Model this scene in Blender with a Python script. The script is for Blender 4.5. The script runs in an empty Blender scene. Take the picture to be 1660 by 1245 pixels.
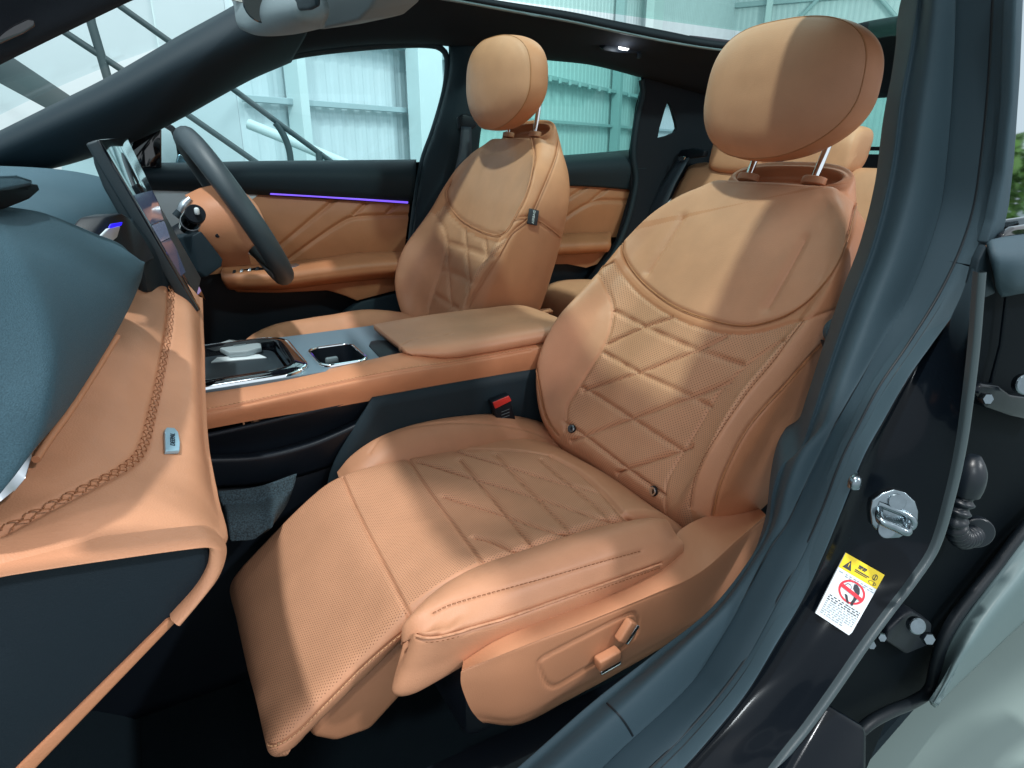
import bpy, bmesh, math, random
import numpy as np
from mathutils import Vector, Matrix
from mathutils.bvhtree import BVHTree
from mathutils.kdtree import KDTree
from mathutils import noise as mnoise

random.seed(4)
rng = np.random.default_rng(7)
SC = bpy.context.scene
COL = SC.collection

# ------------------------------------------------------------------ camera
CAMZ, FPX, CX, CY = 1.12, 1060.0, 830.0, 622.5
PITCH, YAW = math.atan(387 / 1060.0), math.radians(29.2)
_s, _c, _sy, _cy = math.sin(PITCH), math.cos(PITCH), math.sin(YAW), math.cos(YAW)
FWD = np.array([_sy * _c, _cy * _c, -_s]); RGT = np.array([_cy, -_sy, 0.0]); UPV = np.cross(RGT, FWD)
CAM = np.array([0.0, 0.0, CAMZ])
cd = bpy.data.cameras.new("camera"); cam = bpy.data.objects.new("camera", cd); COL.objects.link(cam)
cd.sensor_width = 36.0; cd.lens = 36.0 * FPX / 1660.0; cd.clip_start = 0.02; cd.clip_end = 200
M = Matrix(((RGT[0], UPV[0], -FWD[0], 0), (RGT[1], UPV[1], -FWD[1], 0), (RGT[2], UPV[2], -FWD[2], CAMZ), (0, 0, 0, 1)))
cam.matrix_world = M
SC.camera = cam

# ------------------------------------------------------------------ hall light
w = bpy.data.worlds.new("World"); SC.world = w; w.use_nodes = True
bg = w.node_tree.nodes["Background"]
bg.inputs[0].default_value = (0.86, 0.94, 1.0, 1); bg.inputs[1].default_value = 1.02
def lamp(name, loc, target, size, power, col=(1.0, 0.97, 0.92), size_y=None):
    l = bpy.data.lights.new(name, 'AREA'); l.energy = power; l.color = col
    l.shape = 'RECTANGLE'; l.size = size; l.size_y = size_y or size
    o = bpy.data.objects.new(name, l); COL.objects.link(o); o.location = loc
    o.rotation_euler = (Vector(target) - Vector(loc)).to_track_quat('-Z', 'Y').to_euler()
    return o
lamp("hall_lamp", (-1.25, .15, 6.7), (0.5, 0.8, 0.8), 0.26, 385, (1.0, 0.98, 0.95))
lamp("hall_lamp", (3.5, -4.2, 5.5), (0.3, 0.6, 0.8), 0.4, 240, (0.95, 0.98, 1.0))
lamp("hall_lamp", (-3.5, -3.5, 5.5), (0.6, 0.6, 0.8), 0.5, 120, (0.9, 0.97, 1.0))
lamp("hall_lamp", (6.0, 4.2, 6.5), (5.0, 9.0, 2.5), 2.0, 420, (1.0, 1.0, 0.99))
lamp("hall_lamp", (0.5, 2.6, 7.5), (1.5, 9.0, 2.0), 2.0, 130, (1.0, 1.0, 0.99))
lamp("hall_lamp", (15.0, 4.0, 6.5), (22.0, 8.0, 2.5), 2.0, 700, (1.0, 1.0, 0.99))
SC.view_settings.view_transform = 'Standard'; SC.view_settings.look = 'None'
SC.view_settings.exposure = 0.0; SC.view_settings.gamma = 1.0
SC.render.engine = 'CYCLES'
SC.cycles.max_bounces = 8; SC.cycles.diffuse_bounces = 4; SC.cycles.glossy_bounces = 4
SC.cycles.transparent_max_bounces = 12; SC.cycles.caustics_reflective = False; SC.cycles.caustics_refractive = False

# ------------------------------------------------------------------ helpers
def ray(x, y):
    return FWD + RGT * ((x - CX) / FPX) + UPV * ((CY - y) / FPX)
def at(x, y, Y=None, X=None, Z=None):
    d = ray(x, y)
    if Y is not None: t = Y / d[1]
    elif X is not None: t = X / d[0]
    else: t = (Z - CAMZ) / d[2]
    return CAM + d * t
def ats(lst, **k): return np.array([at(x, y, **k) for x, y in lst])
def atl(lst): return np.array([at(x, y, Y=Y) for x, y, Y in lst])      # (px, py, Y)

def cr(P, n, closed=False, alpha=True):
    """Catmull-Rom through control points P (k,d), resampled to n points evenly in arc length."""
    P = np.asarray(P, float)
    if closed: Q = np.vstack([P[-1], P, P[0], P[1]])
    else: Q = np.vstack([2 * P[0] - P[1], P, 2 * P[-1] - P[-2]])
    k = len(Q) - 3; out = []; m = 14
    for i in range(k):
        p0, p1, p2, p3 = Q[i:i + 4]
        t = np.linspace(0, 1, m, endpoint=False)[:, None]
        d1 = np.linalg.norm(p1 - p0) + 1e-9; d2 = np.linalg.norm(p2 - p1) + 1e-9; d3 = np.linalg.norm(p3 - p2) + 1e-9
        m1 = (p2 - p0) / (d1 + d2) * d2; m2 = (p3 - p1) / (d2 + d3) * d2
        h = t * t * (3 - 2 * t)
        out.append((2 * t ** 3 - 3 * t ** 2 + 1) * p1 + (t ** 3 - 2 * t ** 2 + t) * m1 + (-2 * t ** 3 + 3 * t ** 2) * p2 + (t ** 3 - t ** 2) * m2)
    out = np.vstack(out + [P[:1] if closed else P[-1:]])
    return resample(out, n)
def resample(P, n):
    P = np.asarray(P, float)
    d = np.r_[0, np.cumsum(np.linalg.norm(np.diff(P, axis=0), axis=1))]
    if d[-1] < 1e-9: return np.repeat(P[:1], n, 0)
    s = np.linspace(0, d[-1], n)
    return np.stack([np.interp(s, d, P[:, i]) for i in range(P.shape[1])], 1)
def crk(P, n):
    """Catmull-Rom with uniform parameter (keeps row correspondence)."""
    P = np.asarray(P, float); k = len(P); Q = np.concatenate([2 * P[:1] - P[1:2], P, 2 * P[-1:] - P[-2:-1]])
    s = np.linspace(0, k - 1, n); i = np.minimum(s.astype(int), k - 2); t = (s - i)
    t = t.reshape((-1,) + (1,) * (P.ndim - 1))
    p0, p1, p2, p3 = Q[i], Q[i + 1], Q[i + 2], Q[i + 3]
    return 0.5 * (2 * p1 + (p2 - p0) * t + (2 * p0 - 5 * p1 + 4 * p2 - p3) * t ** 2 + (-p0 + 3 * p1 - 3 * p2 + p3) * t ** 3)

OFF = {}
def tag(o, label=None, cat=None, group=None, kind=None):
    if label: o['label'] = label
    if cat: o['category'] = cat
    if group: o['group'] = group
    if kind: o['kind'] = kind
    return o
def thing(name, label, cat, loc, group=None):
    o = bpy.data.objects.new(name, None); COL.objects.link(o); o.location = loc
    o.empty_display_size = 0.05
    OFF[o.name] = np.array(loc, float)
    return tag(o, label, cat, group)
def mesh_obj(name, V, Fc, m, parent=None, uv=None, smooth=True, sharp=None, label=None):
    V = np.asarray(V, float)
    off = OFF[parent.name] if parent else np.zeros(3)
    me = bpy.data.meshes.new(name)
    me.from_pydata((V - off).tolist(), [], [tuple(map(int, f)) for f in Fc])
    if uv is not None:
        lay = me.uv_layers.new(name="UVMap")
        idx = np.empty(len(me.loops), int); me.loops.foreach_get("vertex_index", idx)
        lay.data.foreach_set("uv", np.asarray(uv, np.float32)[idx].ravel())
    if smooth:
        me.shade_smooth()
        if sharp is not None: me.set_sharp_from_angle(angle=math.radians(sharp))
    me.materials.append(m)
    o = bpy.data.objects.new(name, me); COL.objects.link(o)
    OFF[o.name] = off
    if parent: o.parent = parent
    if label: o['label'] = label
    return o
def bm_obj(name, bm, m, parent=None, smooth=True, sharp=35, label=None):
    bmesh.ops.recalc_face_normals(bm, faces=bm.faces)
    bm.verts.index_update()
    V = [v.co[:] for v in bm.verts]; Fc = [[v.index for v in f.verts] for f in bm.faces]
    bm.free()
    return mesh_obj(name, V, Fc, m, parent, None, smooth, sharp, label=label)
def grid_faces(nr, nc, closed=False):
    f = []
    cc = nc if closed else nc - 1
    for i in range(nr - 1):
        a = i * nc
        for j in range(cc):
            k = (j + 1) % nc
            f.append((a + j, a + k, a + nc + k, a + nc + j))
    return f
def grid_uv(P):
    du = np.r_[0, np.cumsum(np.median(np.linalg.norm(np.diff(P, axis=1), axis=2), axis=0))]
    dv = np.r_[0, np.cumsum(np.median(np.linalg.norm(np.diff(P, axis=0), axis=2), axis=1))]
    return np.stack(np.meshgrid(du, dv), -1).reshape(-1, 2)
def loft(curves, n, nv, closed=False):
    """curves: list of (k,3) polylines, each splined to n points; rows splined to nv -> grid (nv,n,3)."""
    R = np.array([cr(c, n, closed) for c in curves])
    return crk(R, nv) if len(R) > 2 else np.array([R[0] * (1 - t) + R[1] * t for t in np.linspace(0, 1, nv)])
def grid_obj(name, P, m, parent=None, thick=0.0, label=None, sharp=None, flip=False):
    nr, nc = P.shape[:2]
    F = grid_faces(nr, nc)
    if flip: F = [f[::-1] for f in F]
    o = mesh_obj(name, P.reshape(-1, 3), F, m, parent, grid_uv(P), True, sharp, label)
    if thick:
        s = o.modifiers.new("thickness", 'SOLIDIFY'); s.thickness = thick; s.offset = -1
    return o
def sheet(name, curves, m, parent=None, n=40, nv=24, thick=0.006, label=None, flip=False):
    return grid_obj(name, loft(curves, n, nv), m, parent, thick, label, None, flip)
def tube_geo(P, r, k=8, closed=False, cap=True):
    P = np.asarray(P, float); n = len(P)
    T = np.gradient(P, axis=0) if not closed else np.roll(P, -1, 0) - np.roll(P, 1, 0)
    T /= np.linalg.norm(T, axis=1)[:, None] + 1e-12
    a = np.array([0, 0, 1.0]) if abs(T[0][2]) < 0.8 else np.array([1.0, 0, 0])
    N = np.cross(T[0], a); N /= np.linalg.norm(N); V = []
    rr = np.broadcast_to(np.asarray(r, float), (n,))
    for i in range(n):
        N = N - T[i] * (N @ T[i]); N /= np.linalg.norm(N) + 1e-12; B = np.cross(T[i], N)
        for j in range(k):
            an = 2 * math.pi * j / k
            V.append(P[i] + rr[i] * (math.cos(an) * N + math.sin(an) * B))
    F = grid_faces(n, k, True)
    if closed: F += [((n - 1) * k + j, (n - 1) * k + (j + 1) % k, (j + 1) % k, j) for j in range(k)]
    elif cap: F += [tuple(range(k))[::-1], tuple((n - 1) * k + j for j in range(k))]
    return V, F
def tube(name, P, r, m, parent=None, k=8, n=None, closed=False, label=None):
    if n:
        if np.ndim(r): r = np.interp(np.linspace(0, 1, n), np.linspace(0, 1, len(r)), r)
        P = cr(P, n, closed); P = P[:-1] if closed else P
    V, F = tube_geo(P, r, k, closed)
    return mesh_obj(name, V, F, m, parent, label=label, sharp=60)
def join_geo(parts):
    V, F = [], []
    for v, f in parts:
        b = len(V); V.extend([tuple(p) for p in v]); F.extend([tuple(i + b for i in q) for q in f])
    return V, F
def bm_box(bm, c, s, rot=None, bev=0.0, seg=2):
    ret = bmesh.ops.create_cube(bm, size=1.0)
    m = Matrix.Translation(Vector(c)) @ (rot.to_4x4() if rot is not None else Matrix()) @ Matrix.Diagonal((*s, 1))
    bmesh.ops.transform(bm, matrix=m, verts=ret['verts'])
    if bev:
        ed = list({e for v in ret['verts'] for e in v.link_edges})
        bmesh.ops.bevel(bm, geom=ed, offset=bev, segments=seg, affect='EDGES', profile=0.5)
def box(name, c, s, m, parent=None, rot=None, bev=0.004, seg=2, label=None):
    bm = bmesh.new(); bm_box(bm, c, s, rot, bev, seg); return bm_obj(name, bm, m, parent, label=label)
def prism(name, poly, vec, m, parent=None, bev=0.0, seg=3, label=None, sharp=35):
    """solid from a planar-ish polygon extruded along vec, edges rounded."""
    bm = bmesh.new(); vec = Vector(vec)
    a = [bm.verts.new(Vector(p)) for p in poly]; b = [bm.verts.new(Vector(p) + vec) for p in poly]
    bm.faces.new(a); bm.faces.new(b[::-1]); n = len(a)
    for i in range(n): bm.faces.new((a[i], b[i], b[(i + 1) % n], a[(i + 1) % n]))
    bmesh.ops.recalc_face_normals(bm, faces=bm.faces)
    if bev: bmesh.ops.bevel(bm, geom=list(bm.edges), offset=bev, segments=seg, affect='EDGES', profile=0.5, clamp_overlap=True)
    big = [f for f in bm.faces if len(f.verts) > 4]
    if big: bmesh.ops.triangulate(bm, faces=big)
    return bm_obj(name, bm, m, parent, label=label, sharp=sharp)
def plate(name, outer, holes, vec, m, parent, label=None):
    """flat panel with openings, given real thickness"""
    bm = bmesh.new(); es = []
    for lp in [outer] + holes:
        vs = [bm.verts.new(Vector(p)) for p in lp]
        es += [bm.edges.new((vs[i], vs[(i + 1) % len(vs)])) for i in range(len(vs))]
    if holes: bmesh.ops.triangle_fill(bm, edges=es, use_beauty=True, use_dissolve=False)
    else:
        f_ = bm.faces.new(list(bm.verts)); bmesh.ops.triangulate(bm, faces=[f_])
    r = bmesh.ops.extrude_face_region(bm, geom=list(bm.faces))
    bmesh.ops.translate(bm, verts=[v for v in r['geom'] if isinstance(v, bmesh.types.BMVert)], vec=Vector(vec))
    return bm_obj(name, bm, m, parent, sharp=30, label=label)
def basis(n, upish=(0, 0, 1)):
    n = Vector(n).normalized(); u = Vector(upish); r = u.cross(n).normalized(); u = n.cross(r)
    return np.array(r), np.array(u), np.array(n)
def disc_geo(c, n, r, h, k=24, dome=0.0, upish=(0, 0, 1), bev=0.15):
    R, U, N = basis(n, upish); c = np.array(c, float)
    prof = [(1, 0), (1, 1 - bev), (1 - bev * h / max(r, 1e-6) if h < r else 1 - bev, 1), (0.5, 1 + dome * .8), (0.001, 1 + dome)]
    V = [c + (R * math.cos(2 * math.pi * j / k) + U * math.sin(2 * math.pi * j / k)) * r * p + N * h * q for p, q in prof for j in range(k)]
    return V, grid_faces(len(prof), k, True)
def disc(name, c, n, r, h, m, parent=None, k=24, dome=0.0, label=None):
    V, F = disc_geo(c, n, r, h, k, dome); return mesh_obj(name, V, F, m, parent, sharp=40, label=label)

# ------------------------------------------------------------------ materials
def _mat(name):
    m = bpy.data.materials.new(name); m.use_nodes = True
    nt = m.node_tree; return m, nt, nt.nodes["Principled BSDF"]
def N_(nt, t, **k):
    n = nt.nodes.new(t)
    for a, v in k.items(): setattr(n, a, v)
    return n
def mat(name, col, rough=0.5, metal=0.0, spec=0.5, grain=0.0, gscale=400, var=0.0, vscale=6, emit=None, estr=0, coat=0.0, speck=0.0):
    m, nt, p = _mat(name); L = nt.links
    p.inputs['Base Color'].default_value = (*col, 1); p.inputs['Roughness'].default_value = rough
    p.inputs['Metallic'].default_value = metal; p.inputs['Specular IOR Level'].default_value = spec
    p.inputs['Coat Weight'].default_value = coat; p.inputs['Coat Roughness'].default_value = 0.04
    if emit: p.inputs['Emission Color'].default_value = (*emit, 1); p.inputs['Emission Strength'].default_value = estr
    tc = N_(nt, 'ShaderNodeTexCoord')
    if grain:
        n = N_(nt, 'ShaderNodeTexNoise'); n.inputs['Scale'].default_value = gscale; n.inputs['Detail'].default_value = 3
        L.new(tc.outputs['Object'], n.inputs['Vector'])
        b = N_(nt, 'ShaderNodeBump'); b.inputs['Strength'].default_value = grain; b.inputs['Distance'].default_value = 0.001
        L.new(n.outputs['Fac'], b.inputs['Height']); L.new(b.outputs['Normal'], p.inputs['Normal'])
    if var or speck:
        n = N_(nt, 'ShaderNodeTexNoise'); n.inputs['Scale'].default_value = gscale if speck else vscale; n.inputs['Detail'].default_value = 4
        L.new(tc.outputs['Object'], n.inputs['Vector'])
        r = N_(nt, 'ShaderNodeMapRange'); a = var or speck
        r.inputs[1].default_value = 0.3; r.inputs[2].default_value = 0.7
        r.inputs[3].default_value = 1 - a; r.inputs[4].default_value = 1 + a
        L.new(n.outputs['Fac'], r.inputs[0])
        x = N_(nt, 'ShaderNodeVectorMath', operation='SCALE'); x.inputs[0].default_value = col
        L.new(r.outputs[0], x.inputs['Scale']); L.new(x.outputs[0], p.inputs['Base Color'])
    return m
def leather(name, col, rough=0.48, perf=False, pitch=0.0042, rad=0.00066):
    m, nt, p = _mat(name); L = nt.links
    p.inputs['Roughness'].default_value = rough; p.inputs['Specular IOR Level'].default_value = 0.33
    tc = N_(nt, 'ShaderNodeTexCoord')
    v = N_(nt, 'ShaderNodeTexVoronoi'); v.inputs['Scale'].default_value = 620
    L.new(tc.outputs['Object'], v.inputs['Vector'])
    n = N_(nt, 'ShaderNodeTexNoise'); n.inputs['Scale'].default_value = 22; n.inputs['Detail'].default_value = 5
    L.new(tc.outputs['Object'], n.inputs['Vector'])
    h = N_(nt, 'ShaderNodeMath', operation='MULTIPLY_ADD'); L.new(n.outputs['Fac'], h.inputs[0]); h.inputs[1].default_value = 2.2
    L.new(v.outputs['Distance'], h.inputs[2])
    b = N_(nt, 'ShaderNodeBump'); b.inputs['Strength'].default_value = 0.16; b.inputs['Distance'].default_value = 0.0012
    L.new(h.outputs[0], b.inputs['Height'])
    r = N_(nt, 'ShaderNodeMapRange'); r.inputs[1].default_value = 0.25; r.inputs[2].default_value = 0.75
    r.inputs[3].default_value = 0.94; r.inputs[4].default_value = 1.06; L.new(n.outputs['Fac'], r.inputs[0])
    x = N_(nt, 'ShaderNodeVectorMath', operation='SCALE'); x.inputs[0].default_value = col; L.new(r.outputs[0], x.inputs['Scale'])
    L.new(x.outputs[0], p.inputs['Base Color']); L.new(b.outputs['Normal'], p.inputs['Normal'])
    if perf:
        s = N_(nt, 'ShaderNodeSeparateXYZ'); L.new(tc.outputs['UV'], s.inputs[0])
        def mth(op, a, bb=None, c=None):
            q = N_(nt, 'ShaderNodeMath', operation=op)
            for i, z in enumerate((a, bb, c)):
                if z is None: continue
                if isinstance(z, (int, float)): q.inputs[i].default_value = z
                else: L.new(z, q.inputs[i])
            return q.outputs[0]
        row = mth('DIVIDE', s.outputs['Y'], pitch * 0.7)
        par = mth('MODULO', mth('FLOOR', row), 2.0)
        colx = mth('MULTIPLY_ADD', par, 0.5, mth('DIVIDE', s.outputs['X'], pitch))
        dx = mth('MULTIPLY', mth('SUBTRACT', mth('FRACT', colx), 0.5), pitch)
        dy = mth('MULTIPLY', mth('SUBTRACT', mth('FRACT', row), 0.5), pitch * 0.7)
        d = mth('SQRT', mth('ADD', mth('MULTIPLY', dx, dx), mth('MULTIPLY', dy, dy)))
        k = N_(nt, 'ShaderNodeMapRange'); k.inputs[1].default_value = rad * 0.7; k.inputs[2].default_value = rad * 1.35
        k.inputs[3].default_value = 1; k.inputs[4].default_value = 0; L.new(d, k.inputs[0])
        mx = N_(nt, 'ShaderNodeMix', data_type='RGBA'); L.new(k.outputs[0], mx.inputs['Factor'])
        L.new(x.outputs[0], mx.inputs['A']); mx.inputs['B'].default_value = (col[0] * .36, col[1] * .30, col[2] * .26, 1)
        L.new(mx.outputs['Result'], p.inputs['Base Color'])
        b2 = N_(nt, 'ShaderNodeBump'); b2.invert = True; b2.inputs['Strength'].default_value = 0.5; b2.inputs['Distance'].default_value = 0.0008
        L.new(k.outputs[0], b2.inputs['Height']); L.new(b.outputs['Normal'], b2.inputs['Normal']); L.new(b2.outputs['Normal'], p.inputs['Normal'])
    return m
def glass(name, tint, refl=0.12):
    m = bpy.data.materials.new(name); m.use_nodes = True; nt = m.node_tree; L = nt.links
    nt.nodes.remove(nt.nodes["Principled BSDF"])
    t = N_(nt, 'ShaderNodeBsdfTransparent'); t.inputs[0].default_value = (*tint, 1)
    g = N_(nt, 'ShaderNodeBsdfGlossy'); g.inputs['Roughness'].default_value = 0.01
    lw = N_(nt, 'ShaderNodeLayerWeight'); lw.inputs[0].default_value = 0.5
    pw = N_(nt, 'ShaderNodeMath', operation='POWER'); L.new(lw.outputs['Facing'], pw.inputs[0]); pw.inputs[1].default_value = 5.0
    f = N_(nt, 'ShaderNodeMath', operation='MULTIPLY_ADD'); L.new(pw.outputs[0], f.inputs[0]); f.inputs[1].default_value = refl; f.inputs[2].default_value = 0.02
    x = N_(nt, 'ShaderNodeMixShader'); L.new(f.outputs[0], x.inputs[0]); L.new(t.outputs[0], x.inputs[1]); L.new(g.outputs[0], x.inputs[2])
    L.new(x.outputs[0], nt.nodes["Material Output"].inputs[0]); return m

TAN = (0.56, 0.262, 0.148)
m_leather = leather("tan_leather", TAN)
m_leather2 = leather("tan_leather_firm", (0.51, 0.212, 0.106), 0.50)
m_perf = leather("perforated_leather", (0.565, 0.272, 0.156), 0.52, True)
m_tanplastic = mat("tan_plastic", (0.48, 0.215, 0.115), 0.48, spec=0.35, grain=0.25, gscale=900)
m_thread = mat("thread", (0.30, 0.115, 0.045), 0.7)
m_thread_l = mat("light_thread", (0.62, 0.33, 0.17), 0.7)
m_welt = leather("tan_welt", (0.40, 0.165, 0.07), 0.45)
m_dash = mat("dash_skin", (0.042, 0.088, 0.116), 0.66, spec=0.25, grain=0.5, gscale=1100, speck=0.22)
m_dark = mat("dark_trim", (0.012, 0.023, 0.031), 0.62, spec=0.25, grain=0.3, gscale=900)
m_headliner = mat("headliner", (0.014, 0.016, 0.021), 0.92, spec=0.15, grain=0.3, gscale=1500)
m_black = mat("black_plastic", (0.006, 0.009, 0.014), 0.45, spec=0.25, grain=0.15, gscale=900)
m_pillar = mat("pillar_trim", (0.036, 0.064, 0.082), 0.62, spec=0.3, grain=0.35, gscale=1200)
m_seal = mat("rubber_seal", (0.030, 0.054, 0.070), 0.62, spec=0.3, grain=0.2, gscale=1500)
m_seald = mat("rubber_seal_dark", (0.008, 0.012, 0.016), 0.45, spec=0.3)
m_paint = mat("black_paint", (0.003, 0.005, 0.008), 0.2, spec=0.12, coat=0.08)
m_edge = mat("flange_paint", (0.045, 0.062, 0.070), 0.35)
m_gloss = mat("piano_black", (0.005, 0.006, 0.009), 0.05, coat=1.0)
m_chrome = mat("chrome", (0.86, 0.90, 0.93), 0.07, metal=1.0)
m_satin = mat("satin_silver", (0.52, 0.56, 0.60), 0.32, metal=1.0)
m_steel = mat("zinc_steel", (0.22, 0.27, 0.30), 0.26, metal=1.0, var=0.12, vscale=90)
m_copper = mat("tan_chrome", (0.80, 0.55, 0.38), 0.16, metal=1.0)
m_carpet = mat("carpet", (0.011, 0.019, 0.025), 0.95, spec=0.1, grain=0.8, gscale=700)
m_carpet2 = mat("carpet_speckled", (0.026, 0.045, 0.057), 0.95, grain=1.0, gscale=450, speck=0.7)
m_belt = mat("belt_webbing", (0.028, 0.036, 0.050), 0.6, grain=0.3, gscale=900)
m_red = mat("red_button", (0.62, 0.035, 0.03), 0.35, spec=0.5)
m_white = mat("white_plastic", (0.78, 0.84, 0.86), 0.3)
m_key = mat("key_white", (0.36, 0.42, 0.44), 0.22)
m_greyplastic = mat("grey_plastic", (0.16, 0.20, 0.215), 0.55, grain=0.2, gscale=900)
m_consoletrim = mat("console_satin", (0.13, 0.19, 0.235), 0.35)
m_violet = mat("ambient_strip", (0.2, 0.12, 0.5), 0.4, emit=(0.20, 0.10, 1.0), estr=1.1)
m_blue = mat("ambient_blue", (0.02, 0.02, 0.3), 0.4, emit=(0.01, 0.0, 1.0), estr=1.0)
m_lampglow = mat("lamp_lens", (0.9, 0.9, 0.9), 0.4, emit=(0.9, 0.96, 1.0), estr=9.0)
m_clear = glass("clear_glass", (0.90, 0.95, 0.96))
m_front = glass("side_glass", (0.80, 0.92, 0.94))
m_privacy = glass("privacy_glass", (0.56, 0.80, 0.76))
m_roofglass = glass("roof_glass", (0.78, 0.92, 0.89))
m_wall = mat("white_wall", (0.56, 0.64, 0.66), 0.75, var=0.03, vscale=1.5)
m_sheet = mat("wall_sheet", (0.58, 0.67, 0.69), 0.5, var=0.04, vscale=2.5)
m_girt = mat("girt_steel", (0.36, 0.47, 0.49), 0.5)
m_column = mat("column_paint", (0.60, 0.72, 0.72), 0.5)
m_stair = mat("stair_paint", (0.035, 0.06, 0.065), 0.5)
m_rail = mat("rail_white", (0.55, 0.68, 0.68), 0.5)
m_sticker = mat("sticker_white", (0.72, 0.78, 0.82), 0.45)
m_yellow = mat("sticker_yellow", (0.80, 0.58, 0.015), 0.45)
m_ink = mat("sticker_ink", (0.03, 0.035, 0.045), 0.6)
m_inkg = mat("sticker_grey_ink", (0.30, 0.34, 0.38), 0.6)
m_stred = mat("sticker_red", (0.70, 0.03, 0.05), 0.5)
m_badge = mat("badge_steel", (0.36, 0.54, 0.66), 0.35, metal=0.35)
m_badgeink = mat("badge_ink", (0.02, 0.04, 0.06), 0.5)
m_mirror = mat("mirror_glass", (0.85, 0.92, 0.95), 0.02, metal=1.0)
m_inlay = mat("silver_inlay", (0.55, 0.60, 0.63), 0.35)
m_jamb = mat("door_jamb", (0.003, 0.005, 0.007), 0.6, spec=0.04)
m_endpanel = mat("end_panel", (0.009, 0.016, 0.023), 0.6, grain=0.3, gscale=900, spec=0.2)
m_pad = mat("pad_rubber", (0.016, 0.026, 0.034), 0.5)
m_doorglass = mat("reflective_door_glass", (0.62, 0.70, 0.74), 0.03, metal=1.0)
m_boot = mat("boot_rubber", (0.007, 0.011, 0.016), 0.36, spec=0.4)
m_leather_door_shade = leather("door_leather_shade", (0.40, 0.160, 0.074), 0.50)  # same tan leather, darkened to paint in the shade on the far doors
# ------------------------------------------------------------------ upholstery
def grid_normals(P, closed):
    du = (np.roll(P, -1, 1) - np.roll(P, 1, 1)) if closed else np.gradient(P, axis=1)
    dv = np.gradient(P, axis=0)
    n = np.cross(du, dv); return n / (np.linalg.norm(n, axis=2)[..., None] + 1e-12)
def in_poly(x, y, poly):
    poly = np.asarray(poly, float); r = np.zeros(len(x), bool); j = len(poly) - 1
    for i in range(len(poly)):
        xi, yi = poly[i]; xj, yj = poly[j]
        if yi != yj:
            c = ((yi > y) != (yj > y)) & (x < (xj - xi) * (y - yi) / (yj - yi) + xi); r ^= c
        j = i
    return r
def to_px(V):
    q = np.asarray(V) - CAM; z = q @ FWD
    return CX + FPX * (q @ RGT) / z, CY - FPX * (q @ UPV) / z
class Skin:
    """A padded surface: a grid whose seams press in and whose panels become parts."""
    def __init__(self, P, closed=False, flip=False):
        self.P, self.closed = P.copy(), closed
        nr, nc = P.shape[:2]; F = grid_faces(nr, nc, closed)
        self.F = [f[::-1] for f in F] if flip else F
        self.base = P.reshape(-1, 3).copy()
        self.N = grid_normals(P, closed).reshape(-1, 3) * (-1 if flip else 1)
        self.bvh = BVHTree.FromPolygons([Vector(v) for v in self.base], self.F)
        self.disp = np.zeros(len(self.base))
        Q = P if not closed else np.concatenate([P, P[:, :1]], 1)
        uv = grid_uv(Q).reshape(nr, Q.shape[1], 2)[:, :nc].reshape(-1, 2); self.uv = uv
        self.fc = self.base[np.array(self.F)].mean(1)
        self.fn = self.N[np.array(self.F)].mean(1)
        self.fx, self.fy = to_px(self.fc)
        self.vis = ((CAM - self.fc) * self.fn).sum(1) > -0.15 * np.linalg.norm(CAM - self.fc, axis=1)
        self.used = np.zeros(len(self.F), bool)
    def trace(self, px, step=2.5, spl=True):
        px = np.asarray(px, float)
        d = np.linalg.norm(np.diff(px, axis=0), axis=1).sum(); n = max(3, int(d / step))
        q = cr(px, n) if spl and len(px) > 2 else resample(px, n); out, nn = [], []
        for x, y in q:
            h, no, i, _ = self.bvh.ray_cast(Vector(CAM), Vector(ray(x, y)).normalized())
            if h is not None: out.append(h[:]); nn.append(self.fn[i])
        return np.array(out), np.array(nn)
    def groove(self, px, w, depth, spl=True, pts=None):
        p = pts if pts is not None else self.trace(px, spl=spl)[0]
        if len(p) == 0: return p
        p = resample(p, max(4, int(np.linalg.norm(np.diff(p, axis=0), axis=1).sum() / (w * 0.4))))
        lo, hi = p.min(0) - 3 * w, p.max(0) + 3 * w
        sel = np.where(((self.base > lo) & (self.base < hi)).all(1))[0]
        kd = KDTree(len(p))
        for i, v in enumerate(p): kd.insert(Vector(v), i)
        kd.balance(); d = np.array([kd.find(Vector(v))[2] for v in self.base[sel]])
        if len(sel): self.disp[sel] = np.minimum(self.disp[sel], -depth * np.exp(-(d / w) ** 2)) if depth > 0 else np.maximum(self.disp[sel], -depth * np.exp(-(d / w) ** 2))
        return p
    def finish(self, soft=.00028):
        if soft: self.disp += np.array([soft * (mnoise.noise(Vector(v) * 21) + .5 * mnoise.noise(Vector(v) * 55)) for v in self.base])
        self.V = self.base + self.N * self.disp[:, None]
        self.VN = grid_normals(self.V.reshape(self.P.shape), self.closed).reshape(-1, 3)
        if (self.VN * self.N).sum() < 0: self.VN *= -1
    def part(self, name, m, parent, poly=None, label=None, mask=None):
        if mask is None:
            mask = ~self.used if poly is None else (in_poly(self.fx, self.fy, poly) & self.vis & ~self.used)
        self.used |= mask
        ids = np.where(mask)[0]
        if not len(ids): print("EMPTY", name); return None
        F = np.array(self.F)[ids]; vi, inv = np.unique(F, return_inverse=True); F = inv.reshape(F.shape)
        o = mesh_obj(name, self.V[vi], F, m, parent, self.uv[vi], True, None, label)
        o.data.normals_split_custom_set_from_vertices([tuple(n) for n in self.VN[vi]])
        return o
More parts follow.
